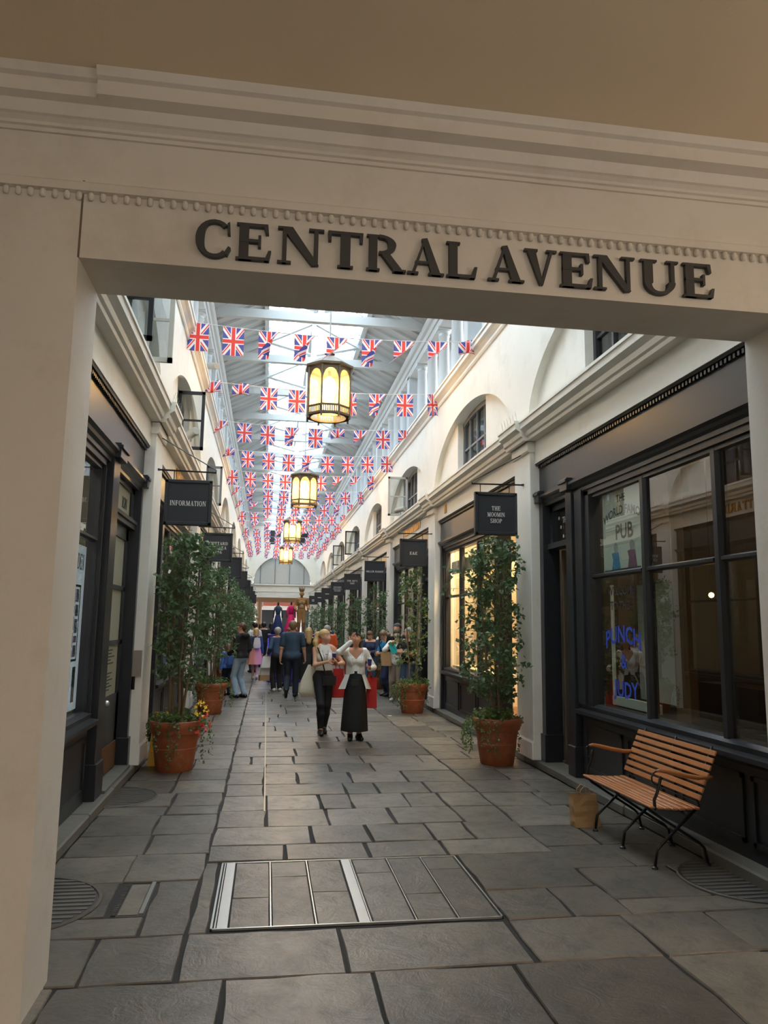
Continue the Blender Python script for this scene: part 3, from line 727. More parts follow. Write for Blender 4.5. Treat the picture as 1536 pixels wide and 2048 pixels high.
def wall_text(sf, name, txt, side, ym, z, size, w_, m, squeeze=1.0, arc=0.0):
    # reading direction seen from the avenue: on the right wall text runs towards the camera (-Y)
    wd = sans_mesh(txt, size)[2]
    for i, ch in enumerate(txt):
        if ch == ' ': continue
        vs, fs, wc = sans_mesh(ch, size); x0 = sans_mesh(txt[:i+1], size)[2]-wc; out = []
        for a, b in vs:
            u = (x0+a-wd/2)*squeeze; out.append((CX+side*w_, ym-side*u, z+b-arc*u*u))
        MB().add(out, fs).build('letter', m, sf)
wall_text(sf, 'lettering', 'THE MOO', 1, 8.74, 3.03, .105, 2.648, 'letter_white')
wall_text(sf, 'lettering', 'WINTE', 1, 8.72, 2.91, .1, 2.648, 'letter_white')
for (yy, zz) in ((9.08, 3.1), (9.02, 2.98), (8.94, 2.86)):
    st = MB()
    for k_ in range(3):
        t_ = math.pi*k_/3; st.tube([(CX+2.645, yy-math.cos(t_)*.022, zz-math.sin(t_)*.022), (CX+2.645, yy+math.cos(t_)*.022, zz+math.sin(t_)*.022)], .004, 4)
    st.build('snowflake', 'letter_white', sf)
dr = MB().sbox(1, 2.74, 3.45, 9.16, 9.21, .12, 2.68).build('door', 'dark_wood', sf)
MB().sbox(1, 2.9, 3.3, 9.14, 9.17, .3, .9).sbox(1, 2.9, 3.3, 9.14, 9.17, 1.1, 2.45).build('door_panel', 'dark_wood', dr)
MB().sbox(1, 3.0, 3.2, 9.13, 9.145, .66, .74).build('letter_plate', 'gold', dr)
MB().sbox(1, 2.7, 2.75, 9.1, 9.16, .1, 2.7).build('door_stop', mat('worn_wood', (92, 78, 62), .7), sf)
MB().sbox(1, 2.7, 3.3, 8.5, 9.27, .09, .115).build('threshold', mat('red_tile', (104, 62, 48), .5), sf)
interior(sf, 1, 4.3, 8.3, mat('pub_wall', (66, 56, 46), .7, var=.1), 4.4)
MB().sbox(1, 2.78, 2.86, 6.42, 6.66, .1, 3.3).build('ochre_post', 'ochre_wall', sf)
MB().sbox(1, 3.9, 4.3, 4.4, 8.2, .1, 1.15).build('bar_counter', 'dark_wood', sf)
MB().sbox(1, 4.36, 4.39, 4.7, 5.3, 1.5, 2.2).build('menu_board', 'cream_poster', sf)
MB().sbox(1, 4.36, 4.39, 6.9, 7.3, 1.4, 2.1).build('menu_board', 'white_wall', sf)
for yy in (5.0, 6.2, 7.5):
    MB().sphere((CX+3.7, yy, 2.1), .03, 8).build('pendant_bulb', mat('filament', (255, 200, 120), .5, emit=(255, 190, 100), estr=9), sf); MB().tube([(CX+3.7, yy, 2.13), (CX+3.7, yy, 3.95)], .006, 4).build('pendant_cord', 'black_iron', sf)
MB().sbox(1, 2.75, 4.4, 8.32, 8.42, .1, 3.95).build('side_partition', 'pub_wall', sf)
MB().sbox(1, 4.3, 4.4, 8.42, 9.6, .1, 3.95).build('rear_partition', 'dark_wood', sf)
ceiling_lamp(sf, 1, 7.3, 3.0, r=.1)
ceiling_lamp(sf, 1, 8.9, 3.7, r=.04)
# cream poster hung inside the upper light
po = MB().sbox(1, 2.64, 2.65, 6.9, 7.8, 2.33, 3.2).build('window_poster', 'cream_poster', sf)
wall_text(po, 'lettering', 'THE', 1, 7.36, 3.05, .11, 2.637, 'poster_ink')
wall_text(po, 'lettering', 'WORLD FAMO', 1, 7.36, 2.92, .13, 2.637, 'poster_ink', arc=.5, squeeze=.95)
wall_text(po, 'lettering', 'PUB', 1, 7.3, 2.66, .22, 2.637, 'poster_ink')
for (yy, mi) in ((7.5, 0), (7.14, 1)):
    fg = MB()
    pts = [(-.1, .0), (.1, 0), (.07, .1), (.1, .17), (.02, .18), (-.06, .17)]
    fg.add([(CX+2.637, yy+a, 2.35+b) for a, b in pts], [tuple(range(6))], mi)
    fg.add([(CX+2.636, yy+.05*math.cos(t/8*2*math.pi), 2.575+.055*math.sin(t/8*2*math.pi)) for t in range(8)], [tuple(range(8))], 2)
    fg.build('printed_figure', ['sky_ink', 'mauve_ink', 'grey_wall'], po)
bd = MB()
for z_ in (2.34,): bd.sbox(1, 2.636, 2.639, 6.97, 7.77, z_, z_+.008)
bd.build('printed_border', 'poster_ink', po)
# lettering on the lower light
wall_text(sf, 'lettering', 'WELCOME', 1, 7.37, 2.08, .125, 2.612, 'poster_ink')
wall_text(sf, 'lettering', 'TO THE', 1, 7.4, 1.93, .12, 2.612, 'poster_ink')
wall_text(sf, 'lettering', 'PUNCH', 1, 7.36, 1.6, .24, 2.612, 'blue_ink', arc=.5, squeeze=.95)
wall_text(sf, 'lettering', '&', 1, 7.34, 1.34, .2, 2.612, 'blue_ink')
wall_text(sf, 'lettering', 'JUDY', 1, 7.32, 1.05, .22, 2.612, 'blue_ink', arc=-.25)
# a cream counter panel and posts inside
MB().sbox(1, 2.74, 2.78, 6.92, 7.9, .93, 1.02).build('display_ledge', 'cream_poster', sf)
MB().tube([(CX+2.74, 7.84, .93), (CX+2.74, 7.84, 2.2)], .02, 6).build('display_post', 'cream_poster', sf)
MB().sbox(1, 3.0, 3.03, 6.93, 7.78, 1.0, 2.2).build('display_panel', mat('pale_panel', (186, 190, 176), .6), sf)
# framed picture on the far wall of the pub
pic = empty('framed_picture', (CX+4.36, 6.1, 2.2), 'gilt framed black and white picture on the pub wall behind the glass', 'picture')
fr = MB().sbox(1, 4.33, 4.4, 5.5, 6.6, 2.3, 2.36).sbox(1, 4.33, 4.4, 5.5, 6.6, 3.02, 3.08).sbox(1, 4.33, 4.4, 5.5, 5.56, 2.3, 3.08).sbox(1, 4.33, 4.4, 6.54, 6.6, 2.3, 3.08)
fr.build('frame', 'gold', pic)
MB().sbox(1, 4.37, 4.39, 5.56, 6.54, 2.36, 3.02).build('mount', 'white_wall', pic)
MB().sbox(1, 4.36, 4.375, 5.75, 6.35, 2.52, 2.88).build('print', mat('print_grey', (92, 92, 96), .6, var=.6, vscale=14), pic)
sh = empty('display_shelf', (CX+3.6, 9.0, .1), 'dim shelf of plain striped and green goods inside the open doorway', 'shelf')
MB().sbox(1, 3.3, 4.2, 9.25, 9.55, .1, .14).sbox(1, 3.3, 4.2, 9.25, 9.55, 1.0, 1.03).sbox(1, 3.3, 4.2, 9.25, 9.55, 1.5, 1.53).sbox(1, 4.2, 4.24, 9.25, 9.55, .1, 2.4).build('rack', 'dark_wood', sh)
for i in range(5): MB().sbox(1, 3.36+i*.16, 3.48+i*.16, 9.22, 9.4, 1.54, 1.95).build('goods', ['white_wall', 'dark_wood'][i % 2], sh)
for i in range(5): MB().sbox(1, 3.36+i*.16, 3.48+i*.16, 9.22, 9.4, 1.04, 1.3).build('goods', [mat('green_goods', (40, 92, 74), .6), 'white_wall'][i % 2], sh)

# ---- bay with the information door
sf, y0, y1 = start(-1, -1, 'charcoal shopfront with a map poster and a half glazed door under the information sign')
window_unit(sf, -1, 4.3, 7.55, [5.4, 6.45], panels=3, zt=2.5)
jamb(sf, -1, 7.62, 7.93); jamb(sf, -1, 9.3, 9.4)
MB().sbox(-1, 2.55, 2.64, 7.93, 9.3, 2.8, 2.86).sbox(-1, 2.53, 2.61, 7.93, 9.3, 2.86, 2.9).build('door_transom', CP, sf)
MB().sbox(-1, 2.58, 2.64, 7.93, 8.15, 2.9, 3.3).sbox(-1, 2.58, 2.64, 9.1, 9.3, 2.9, 3.3).sbox(-1, 2.58, 2.64, 7.93, 9.3, 3.22, 3.3).build('fanlight_frame', CP, sf)
fl_ = MB().sbox(-1, 2.6, 2.61, 8.15, 9.1, 2.9, 3.22).build('fanlight_panel', 'frosted', sf)
tb = MB(); draw_text(tb, 'ION', .12, lambda u, v, d: (CX-2.598+d, 8.78+u, 2.99+v), .002); tb.build('lettering', 'poster_ink', fl_)
dr = MB()
ya, yb = 8.02, 9.22
dr.sbox(-1, 2.61, 2.66, ya, ya+.14, .12, 2.8).sbox(-1, 2.61, 2.66, yb-.14, yb, .12, 2.8).sbox(-1, 2.61, 2.66, ya, yb, 2.66, 2.8).sbox(-1, 2.61, 2.66, ya, yb, .12, .94).sbox(-1, 2.61, 2.66, ya, yb, 1.48, 1.53).sbox(-1, 2.61, 2.66, ya, yb, 2.08, 2.13)
dr = dr.build('door', CP, sf)
for z0, z1 in ((.94, 1.48), (1.53, 2.08), (2.13, 2.66)):
    p_ = MB().sbox(-1, 2.628, 2.635, ya+.14, yb-.14, z0, z1).build('pane', 'frosted', dr)
ln = MB(); zz = 1.42
while zz > 1.0:
    if not 1.2 < zz < 1.27: ln.sbox(-1, 2.625, 2.627, 8.3, 8.3+random.uniform(.4, .72), zz, zz+.012)
    zz -= .035
ln.build('printed_notice', 'letter_grey', dr, kind='stuff')
MB().sbox(-1, 2.6, 2.615, ya+.05, yb-.05, .14, .42).build('kick_plate', 'mid_wood', dr)
kn = MB().tube([(CX-2.61, 8.12, .92), (CX-2.54, 8.12, .92)], .012, 8); kn.sphere((CX-2.525, 8.12, .92), .032, 12)
kn.build('door_knob', 'steel', dr, smooth=True)
MB().sbox(-1, 2.45, 2.8, 7.93, 9.3, .09, .12).build('threshold', 'kerb_stone', sf)
ps = MB().sbox(-1, 2.66, 2.67, 6.5, 7.42, .95, 2.42).build('map_poster', 'map_poster', sf)
tb = MB(); draw_text(tb, 'DEN', .14, lambda u, v, d: (CX-2.658+d, 7.36+u, 2.2+v), .001, align=1.0, sx=.62); tb.build('lettering', 'poster_ink', ps)
r2 = random.Random(5); mp = MB(); yy = 6.55
while yy < 7.24:
    wv = r2.uniform(.07, .13); zz = 1.42
    while zz < 2.0:
        hv = r2.uniform(.04, .13); mp.sbox(-1, 2.657, 2.659, yy, min(yy+wv, 7.27), zz, min(zz+hv, 2.02)); zz += hv+.025
    yy += wv+.025
mp.build('printed_map', 'map_block', ps, kind='stuff')
MB().sbox(-1, 2.656, 2.658, 7.28, 7.3, 1.38, 2.06).sbox(-1, 2.656, 2.658, 6.5, 7.3, 1.38, 1.4).sbox(-1, 2.656, 2.658, 6.5, 7.3, 2.04, 2.06).sbox(-1, 2.656, 2.658, 7.2, 7.3, 1.02, 1.33).sbox(-1, 2.656, 2.658, 6.9, 7.1, 1.14, 1.17).build('map_legend', 'poster_ink', ps)
interior(sf, -1, 4.3, 9.4, 'grey_wall', 4.4); ceiling_lamp(sf, -1, 6.5, 3.4, 'lamp_white')
eb_ = empty('meter_box', (CX-W_PIL, 9.5, 1.1), 'small pale metal box fixed to the white pilaster by the information door', 'meter box')
MB().sbox(-1, W_PIL+.02, W_PIL+.12, 9.36, 9.41, 1.1, 1.4).build('casing', mat('beige_metal', (148, 136, 124), .5), eb_)
MB().tube([(CX-W_PIL-.1, 9.39, 1.1), (CX-W_PIL-.1, 9.39, .95)], .02, 6).build('cable', 'black_iron', eb_)

# ---- other bays
def generic(side, k, label, wallm, lampm, lamps=2, closed=False):
    sf, y0, y1 = start(side, k, label)
    jamb(sf, side, y0+.02, y0+.16); jamb(sf, side, y0+1.2, y0+1.38)
    window_unit(sf, side, y0+1.42, y1-.12, [y0+1.42+(y1-.12-y0-1.42)*f for f in (1/3, 2/3)], panels=3 if k < 2 else 2)
    MB().sbox(side, 2.5, 2.7, y1-.12, y1-.01, .09, 3.36).build('jamb_pilaster', CP, sf)
    MB().sbox(side, 2.56, 2.72, y0+.16, y0+1.2, 2.72, 2.79).build('door_transom', CP, sf)
    X = lambda w_: CX+side*w_
    MB().quad((X(2.66), y0+.16, 2.79), (X(2.66), y0+1.2, 2.79), (X(2.66), y0+1.2, 3.3), (X(2.66), y0+.16, 3.3)).build('fanlight_pane', 'shop_glass', sf)
    d = MB(); a, b = y0+.2, y0+1.16
    if closed:
        d.sbox(side, 2.7, 2.75, a, a+.12, .12, 2.7).sbox(side, 2.7, 2.75, b-.12, b, .12, 2.7).sbox(side, 2.7, 2.75, a, b, .12, .8).sbox(side, 2.7, 2.75, a, b, 2.58, 2.7)
        d = d.build('door', CP, sf)
        MB().quad((X(2.725), a+.1, .8), (X(2.725), b-.1, .8), (X(2.725), b-.1, 2.6), (X(2.725), a+.1, 2.6)).build('pane', 'shop_glass', d)
    else:
        d.sbox(side, 2.75, 3.65, a, a+.05, .12, 2.7).build('door', CP, sf)
    interior(sf, side, y0, y1, wallm)
    for i in range(lamps): ceiling_lamp(sf, side, y0+1.9+i*1.7, 3.3, lampm, .14)
    return sf, y0, y1
SIDE = {1: 'bench side', -1: 'information side'}
sf, y0, y1 = generic(1, 0, 'charcoal jeweller shopfront with warm lit three light window past the bench', 'cream_wall', 'lamp_warm', 2)
MB().sbox(1, 2.72, 3.2, y0+1.5, y1-.2, .9, .96).build('display_ledge', 'cream_wall', sf)
MB().sbox(1, 3.2, 3.24, y0+1.5, y1-.2, .96, 2.9).build('display_back', 'cream_wall', sf)
for i in range(4):
    yy = y0+1.8+i*.78
    MB().lathe([(.1, 0), (.1, .02)], (CX+2.98, yy, 3.9), 10).build('spot_lamp', mat('spot_warm', (255, 220, 160), .5, emit=(255, 218, 168), estr=600), sf)
MB().sbox(1, 2.7, 2.72, y0+1.5, y1-.2, 2.75, 3.0).build('valance', mat('valance', (228, 214, 180), .7), sf)
r2 = random.Random(11)
for i in range(13):
    yy = y0+1.65+i*.255; h = r2.uniform(.1, .38)
    if abs(yy-y0-2.6) < .16: continue
    st = empty('jewellery_stand', (CX+2.9, yy, .96), '%s cream jewellery stand in the warm lit window, %s from the shop door' % ('tall' if h > .24 else 'low', (ORD+['tenth', 'eleventh', 'twelfth', 'thirteenth'])[i]), 'display stand', 'jewellery stands in the shop window')
    ww = 2.82+r2.uniform(0, .2)
    q = MB().lathe([(.05, 0), (.05, .02), (.018, .03), (.015, h), (.05, h+.01), (.05, h+.03)], (CX+ww, yy, .96), 10); q.build('stand', 'white_wall', st, smooth='auto')
    MB().sphere((CX+ww, yy, .96+h+.05), .025, 8).build('ornament', 'gold', st, smooth=True)
vz = empty('dried_flower_vase', (CX+2.98, y0+2.6, .96), 'vase of orange dried flowers among the jewellery stands', 'vase')
MB().lathe([(.05, 0), (.08, .1), (.04, .22), (.05, .26)], (CX+2.98, y0+2.6, .96), 12).build('vase', 'gold', vz, smooth=True)
q = MB()
for i in range(60):
    t_ = r2.uniform(0, 6.28); r_ = r2.uniform(0, .2); q.sphere((CX+2.98+r_*math.cos(t_)*.5, y0+2.6+r_*math.sin(t_), 1.25+r2.uniform(0, .32)), .022, 5)
q.build('flowers', mat('orange_dried', (214, 140, 60), .7), vz, kind='stuff')
tb = MB(); draw_text(tb, 'N', .17, lambda u, v, d: (CX+2.45-d, y1-.75-u, 3.93+v), .02); tb.build('gilt_letter', 'gold', sf)
generic(1, 1, 'charcoal shopfront with a cool bright window past the two letter sign', 'white_wall', 'lamp_white', 3)
for i in range(11): MB().sbox(1, 2.43, 2.45, shop[(1, 1)].location.y-1.4+i*.19, shop[(1, 1)].location.y-1.28+i*.19, 3.95, 4.11).build('gilt_letter', 'gold', shop[(1, 1)])
sfl, y0, y1 = generic(-1, 0, 'charcoal tea shop front with gilt wall lettering past the information sign', 'cream_wall', 'lamp_warm', 1, True)
tb = MB(); draw_text(tb, 'WHITTARD', .17, lambda u, v, d: (CX-2.45+d, (y0+y1)/2+u, 3.93+v), .02, track=.2); tb.build('gilt_lettering', 'gold', sfl)
generic(-1, 1, 'charcoal shopfront past the three line tea shop sign', 'cream_wall', 'lamp_warm', 1, True)
for k in range(2, 7):
    for side in (1, -1):
        generic(side, k, 'charcoal shopfront in the %s bay on the %s' % (ORD[k+1], SIDE[side]), ['cream_wall', 'white_wall', 'grey_wall'][k % 3], 'lamp_warm' if k % 2 else 'lamp_white', 1, True)

# ================================================================== HANGING SIGNS
def hanging_sign(side, k, lines, label, size=.058, pitch=.04):
    yp = PIL0+BAY*k-.05
    s = empty('hanging_sign', (CX+side*W_PIL, yp, 3.62), label, 'sign', 'hanging signs along the avenue')
    X = lambda q: CX+side*(W_PIL-q)                      # q = distance out from the pilaster
    a, b, z0, z1 = .1, .68, 2.93, 3.505
    bd = MB().box(X(a), X(b), yp-.025, yp+.025, z0, z1).build('board', 'charcoal_sign', s)
    f = .045
    rim = MB()
    for yy in (-.04, .025):
        rim.box(X(a), X(b), yp+yy, yp+yy+.015, z0, z0+f).box(X(a), X(b), yp+yy, yp+yy+.015, z1-f, z1).box(X(a), X(a+f), yp+yy, yp+yy+.015, z0, z1).box(X(b-f), X(b), yp+yy, yp+yy+.015, z0, z1)
    rim.build('rim', 'charcoal_sign', bd, bevel=.008)
    if lines:
        for i, tx in enumerate(lines):
            zt = (z0+z1)/2-.02+(len(lines)-1)*size*.72-i*size*1.45-size*.35
            t = MB(); cxm = (X(a)+X(b))/2
            if tx == '#': t.box(cxm-.1, cxm+.1, yp-.028, yp-.025, zt+.01, zt+.04)
            else:
                wd = text_width(tx, .12)*size; sx = min(1, .5/wd, pitch*len(tx)/wd)
                draw_text(t, tx, size, lambda u, v, d: (cxm+u, yp-.0255-d, zt+v), .003, track=.12, sx=sx)
            t.build('lettering', 'letter_white', bd)
    MB().tube([(X(-.02), yp, 3.625), (X(.72), yp, 3.615)], .011, 6).build('bracket_bar', 'black_iron', s)
    MB().tube([(X(-.02), yp, 4.06), (X(.69), yp, 3.66), (X(.72), yp, 3.64), (X(.7), yp, 3.615)], .007, 5).build('stay_rod', 'black_iron', s)
    for zp in (3.625, 4.06): MB().lathe([(.028, -.012), (.028, .012)], (X(0), yp, zp), 8).build('wall_plate', 'black_iron', s)
    for q in (.2, .6): MB().tube([(X(q), yp, 3.62), (X(q), yp, 3.5)], .006, 5).build('hanger', 'black_iron', s)
    return s
hanging_sign(1, 0, ['THE', 'MOOMIN', 'SHOP'], 'charcoal hanging sign with three centred lines of white lettering beside the bench bay')
hanging_sign(1, 1, ['E&E'], 'charcoal hanging sign with two letters and an ampersand', .06, .06)
hanging_sign(1, 2, ['MILLER HARRIS'], 'charcoal hanging sign with one line of two words, past the ampersand sign', .05)
hanging_sign(1, 3, ["FOR ART'S", 'SAKE'], 'charcoal hanging sign with two short lines, fourth on the bench side', .06)
hanging_sign(1, 4, ['BENJAMIN', "POLLOCK'S", 'TOYSHOP'], 'charcoal hanging sign with three long lines, fifth on the bench side', .055)
for k in (5, 6, 7): hanging_sign(1, k, ['#'] if k != 7 else ['#', '#'], 'charcoal hanging sign, %s pilaster on the bench side' % ORD[k])
hanging_sign(-1, 0, ['INFORMATION'], 'charcoal hanging sign reading INFORMATION', .062)
hanging_sign(-1, 1, ['WHITTARD', 'CHELSEA', '1886'], 'charcoal hanging sign with a year on its last line', .06, .05)
for k in range(2, 8): hanging_sign(-1, k, None, 'blank looking charcoal hanging sign, %s pilaster on the information side' % ORD[k])

# ================================================================== PORTAL LETTERING
lt = empty('portal_lettering', (1.0, YF, 3.595), 'large dark grey serif letters spelling CENTRAL AVENUE on the beam', 'lettering')
LX = [('C', -.432, -.253), ('E', -.227, -.047), ('N', -.016, .225), ('T', .246, .432), ('R', .451, .662), ('A', .67, .87), ('L', .884, 1.054), ('A', 1.113, 1.317), ('V', 1.32, 1.504), ('E', 1.524, 1.711), ('N', 1.72, 1.96), ('U', 1.996, 2.222), ('E', 2.25, 2.437)]
for ch, a, b in LX:
    ps, adv = glyph(ch); xs = [p[0] for q in ps for p in q]; x0, x1 = min(xs), max(xs); t = MB()
    for iq, q in enumerate(ps):
        pts = [(a+(p[0]-x0)/(x1-x0)*(b-a), 3.595+p[1]*.2) for p in q]; n = len(pts)
        t.add([(u, YF-.03-.0004*iq, v) for u, v in pts]+[(u, YF-.008+.0003*iq, v) for u, v in pts], [tuple(range(n)), tuple(range(n, 2*n))]+[(i, (i+1) % n, n+(i+1) % n, n+i) for i in range(n)])
    t.build('letter', 'letter_grey', lt)
# ================================================================== LANTERNS
def amber():
    m = bpy.data.materials.new('amber_glass'); m.use_nodes = True; MATS['amber_glass'] = m; t = NT(m); p = t.n['Principled BSDF']
    p.inputs['Base Color'].default_value = lin((250, 232, 186)); p.inputs['Roughness'].default_value = .3
    p.inputs['Emission Color'].default_value = lin((255, 218, 140)); p.inputs['Emission Strength'].default_value = .45
    tr = t.new('ShaderNodeBsdfTransparent'); tr.inputs[0].default_value = lin((255, 232, 180)); mx = t.new('ShaderNodeMixShader'); mx.inputs[0].default_value = .62
    t.l.new(p.outputs[0], mx.inputs[1]); t.l.new(tr.outputs[0], mx.inputs[2]); t.l.new(mx.outputs[0], t.n['Material Output'].inputs[0])
amber()
mat('amber_haze', (250, 206, 120), .5, emit=(255, 196, 96), estr=.55)
def lantern(yc, z0, label):
    L = empty('lantern', (CX, yc, z0), label, 'lantern', 'hanging lanterns down the avenue')
    R0 = .40; n = 8; rot = math.pi/8
    def P(r, k, z): t = rot+2*math.pi*k/n; return (CX+r*math.cos(t), yc+r*math.sin(t), z0+z)
    # gallery ring at the bottom
    g = MB()
    for za, zb, ra, rb in ((.0, .04, .37, .415), (.14, .175, .385, .41)):
        for k in range(n):
            a, b = k, k+1
            g.add([P(rb, a, za), P(rb, b, za), P(rb, b, zb), P(rb, a, zb), P(ra, a, za), P(ra, b, za), P(ra, b, zb), P(ra, a, zb)], [(0, 1, 2, 3), (4, 5, 6, 7), (0, 1, 5, 4), (3, 2, 6, 7)])
    # bottom plate ring with a round hole
    m_ = 32
    for j in range(m_):
        t1, t2 = 2*math.pi*j/m_, 2*math.pi*(j+1)/m_
        def oct_r(t): q = ((t-rot) % (2*math.pi/n))-math.pi/n; return .40*math.cos(math.pi/n)/math.cos(q)
        g.quad((CX+.32*math.cos(t1), yc+.32*math.sin(t1), z0), (CX+.32*math.cos(t2), yc+.32*math.sin(t2), z0), (CX+oct_r(t2)*math.cos(t2), yc+oct_r(t2)*math.sin(t2), z0), (CX+oct_r(t1)*math.cos(t1), yc+oct_r(t1)*math.sin(t1), z0))
    g.build('gallery_ring', 'lantern_metal', L)
    b = MB()
    for k in range(n):
        A, B = Vector(P(.398, k, 0)), Vector(P(.398, k+1, 0))
        for j in range(1, 8):
            p = A.lerp(B, j/8); b.box(p.x-.009, p.x+.009, p.y-.009, p.y+.009, z0+.03, z0+.15)
    b.build('balusters', 'lantern_metal', L, kind='stuff')
    for k in range(n): MB().tube([P(.4, k, -.05), P(.4, k, .9)], .02, 5).build('post', 'lantern_metal', L)
    # arched heads
    for k in range(n):
        A, B = Vector(P(.4, k, 0)), Vector(P(.4, k+1, 0)); h = MB(); q = 10
        def zz(f): return .68+.155*math.sqrt(max(0, 1-(2*f-1)**2/.82**2)) if abs(2*f-1) < .82 else .60
        for i in range(q):
            f1, f2 = i/q, (i+1)/q; p1, p2 = A.lerp(B, f1), A.lerp(B, f2)
            h.quad((p1.x, p1.y, z0+zz(f1)), (p2.x, p2.y, z0+zz(f2)), (p2.x, p2.y, z0+.9), (p1.x, p1.y, z0+.9))
        h.build('arched_head', 'lantern_metal', L)
        MB().quad(P(.385, k, .175), P(.385, k+1, .175), P(.385, k+1, .86), P(.385, k, .86)).build('pane', 'amber_glass', L)
    MB().lathe([(.40, .88), (.455, .9), (.455, .94), (.40, .965), (.15, 1.13), (.075, 1.15), (.07, 1.19), (.1, 1.2), (.03, 1.24), (.03, 1.27), (.05, 1.3), (.02, 1.34)], (CX, yc, z0), 8, rot=rot).build('roof', 'lantern_metal', L)
    MB().lathe([(.02, .3), (.09, .36), (.125, .52), (.11, .68), (.05, .76)], (CX, yc, z0), 14).build('bulb', 'bulb', L, smooth=True)
    MB().lathe([(.03, .74), (.03, .92)], (CX, yc, z0), 8).build('lamp_holder', 'lantern_metal', L)
    MB().tube([(CX, yc, z0+1.3), (CX, yc, 9.7)], .016, 6).build('rod', 'roof_white', L)
    return L
for i, (yc, z0) in enumerate(((13.35, 5.42), (22.6, 5.2), (33.6, 5.26), (45.0, 5.18))):
    lantern(yc, z0, '%s octagonal amber glass lantern hanging from the roof, counted from the lettered portal' % ORD[i])

# ================================================================== BUNTING
def flag_material():
    m = bpy.data.materials.new('flag_print'); m.use_nodes = True; MATS['flag_print'] = m
    t = NT(m); p = t.n['Principled BSDF']; p.inputs['Roughness'].default_value = .8
    uv = t.new('ShaderNodeUVMap'); sp = t.new('ShaderNodeSeparateXYZ'); t.l.new(uv.outputs[0], sp.inputs[0])
    x = t.math('MULTIPLY_ADD', sp.outputs[0], .33, -.165); y = t.math('MULTIPLY_ADD', sp.outputs[1], .46, -.23)
    ax = t.math('ABSOLUTE', x); ay = t.math('ABSOLUTE', y)
    L = math.hypot(.165, .23)
    d = t.math('DIVIDE', t.math('SUBTRACT', t.math('MULTIPLY', ax, .23), t.math('MULTIPLY', ay, .165)), L)
    ad = t.math('ABSOLUTE', d)
    s = t.math('MULTIPLY', d, t.math('SIGN', t.math('MULTIPLY', x, y)))
    blue, white, red = lin((88, 92, 168)), lin((246, 240, 242)), lin((232, 82, 76))
    c = t.mixc(t.math('LESS_THAN', ad, .031), blue, white)
    c = t.mixc(t.math('LESS_THAN', t.math('ABSOLUTE', t.math('SUBTRACT', s, .011)), .0095), c, red)
    mn = t.math('MINIMUM', ax, ay)
    c = t.mixc(t.math('LESS_THAN', mn, .044), c, white)
    c = t.mixc(t.math('LESS_THAN', mn, .028), c, red)
    t.l.new(c, p.inputs['Base Color'])
    tl = t.new('ShaderNodeBsdfTranslucent'); t.l.new(c, tl.inputs[0]); mx = t.new('ShaderNodeMixShader'); mx.inputs[0].default_value = .45
    t.l.new(p.outputs[0], mx.inputs[1]); t.l.new(tl.outputs[0], mx.inputs[2]); t.l.new(mx.outputs[0], t.n['Material Output'].inputs[0])
flag_material()
def flag_mesh(kind, seed):
    r = random.Random(seed); nu, nv = 8, 11; W_, H_ = .33, .46; vs = []; uvs = []
    ph = r.uniform(0, 6)
    for j in range(nv+1):
        for i in range(nu+1):
            u = i/nu-.5; v = j/nv
            x, y_, z = u*W_, .012*math.sin(5*u+ph+2*v)*v, -v*H_
            if kind == 'curl':
                s_ = max(0, u+.1)*v*1.7; a = min(2.6, s_*3.2)
                x = min(u, -.1)*W_+(max(0, u+.1)*W_)*math.cos(a*.75); y_ += -max(0, u+.1)*W_*math.sin(a)*.9; z += max(0, u+.1)*v*.1
            elif kind == 'diag':
                s_ = max(0, (u+.5)*.6+v-.75); x -= s_*W_*1.1; y_ -= .05*math.sin(s_*3); z += s_*.18
            elif kind == 'short':
                if v > .45: z = -.45*H_+(v-.45)*H_*.55; y_ += .04+.03*math.sin(4*u); x *= .95
                z += .035*math.sin(4*u+ph)
            elif kind == 'narrow':
                x *= .62; y_ += .03*math.sin(14*u+ph)*(.3+v); x += .02*v
            vs.append((x, y_, z)); uvs.append((u+.5, 1-v))
    fs = [(j*(nu+1)+i, j*(nu+1)+i+1, (j+1)*(nu+1)+i+1, (j+1)*(nu+1)+i) for j in range(nv) for i in range(nu)]
    me = bpy.data.meshes.new('flag'); me.from_pydata(vs, [], fs); me.materials.append(MATS['flag_print'])
    ul = me.uv_layers.new(name='UVMap')
    for l in me.loops: ul.data[l.index].uv = uvs[l.vertex_index]
    me.polygons.foreach_set('use_smooth', [True]*len(fs)); me.update(); return me
FM = {k: [flag_mesh(k, s) for s in (1, 2)] for k in ('flat', 'curl', 'diag', 'short', 'narrow')}
mat('string_white', (225, 225, 225), .7)
ROWK = {0: ['flat', 'flat', 'curl', 'curl', 'diag', 'curl', 'diag', 'diag', 'short'], 1: ['short', 'short', 'flat', 'flat', 'flat', 'narrow', 'curl', 'flat', 'narrow'],
        2: ['diag', 'flat', 'flat', 'curl', 'flat', 'short', 'diag', 'flat', 'diag'], 3: ['short', 'flat', 'flat', 'flat', 'curl', 'flat', 'flat', 'flat', 'flat']}
rf = random.Random(21)
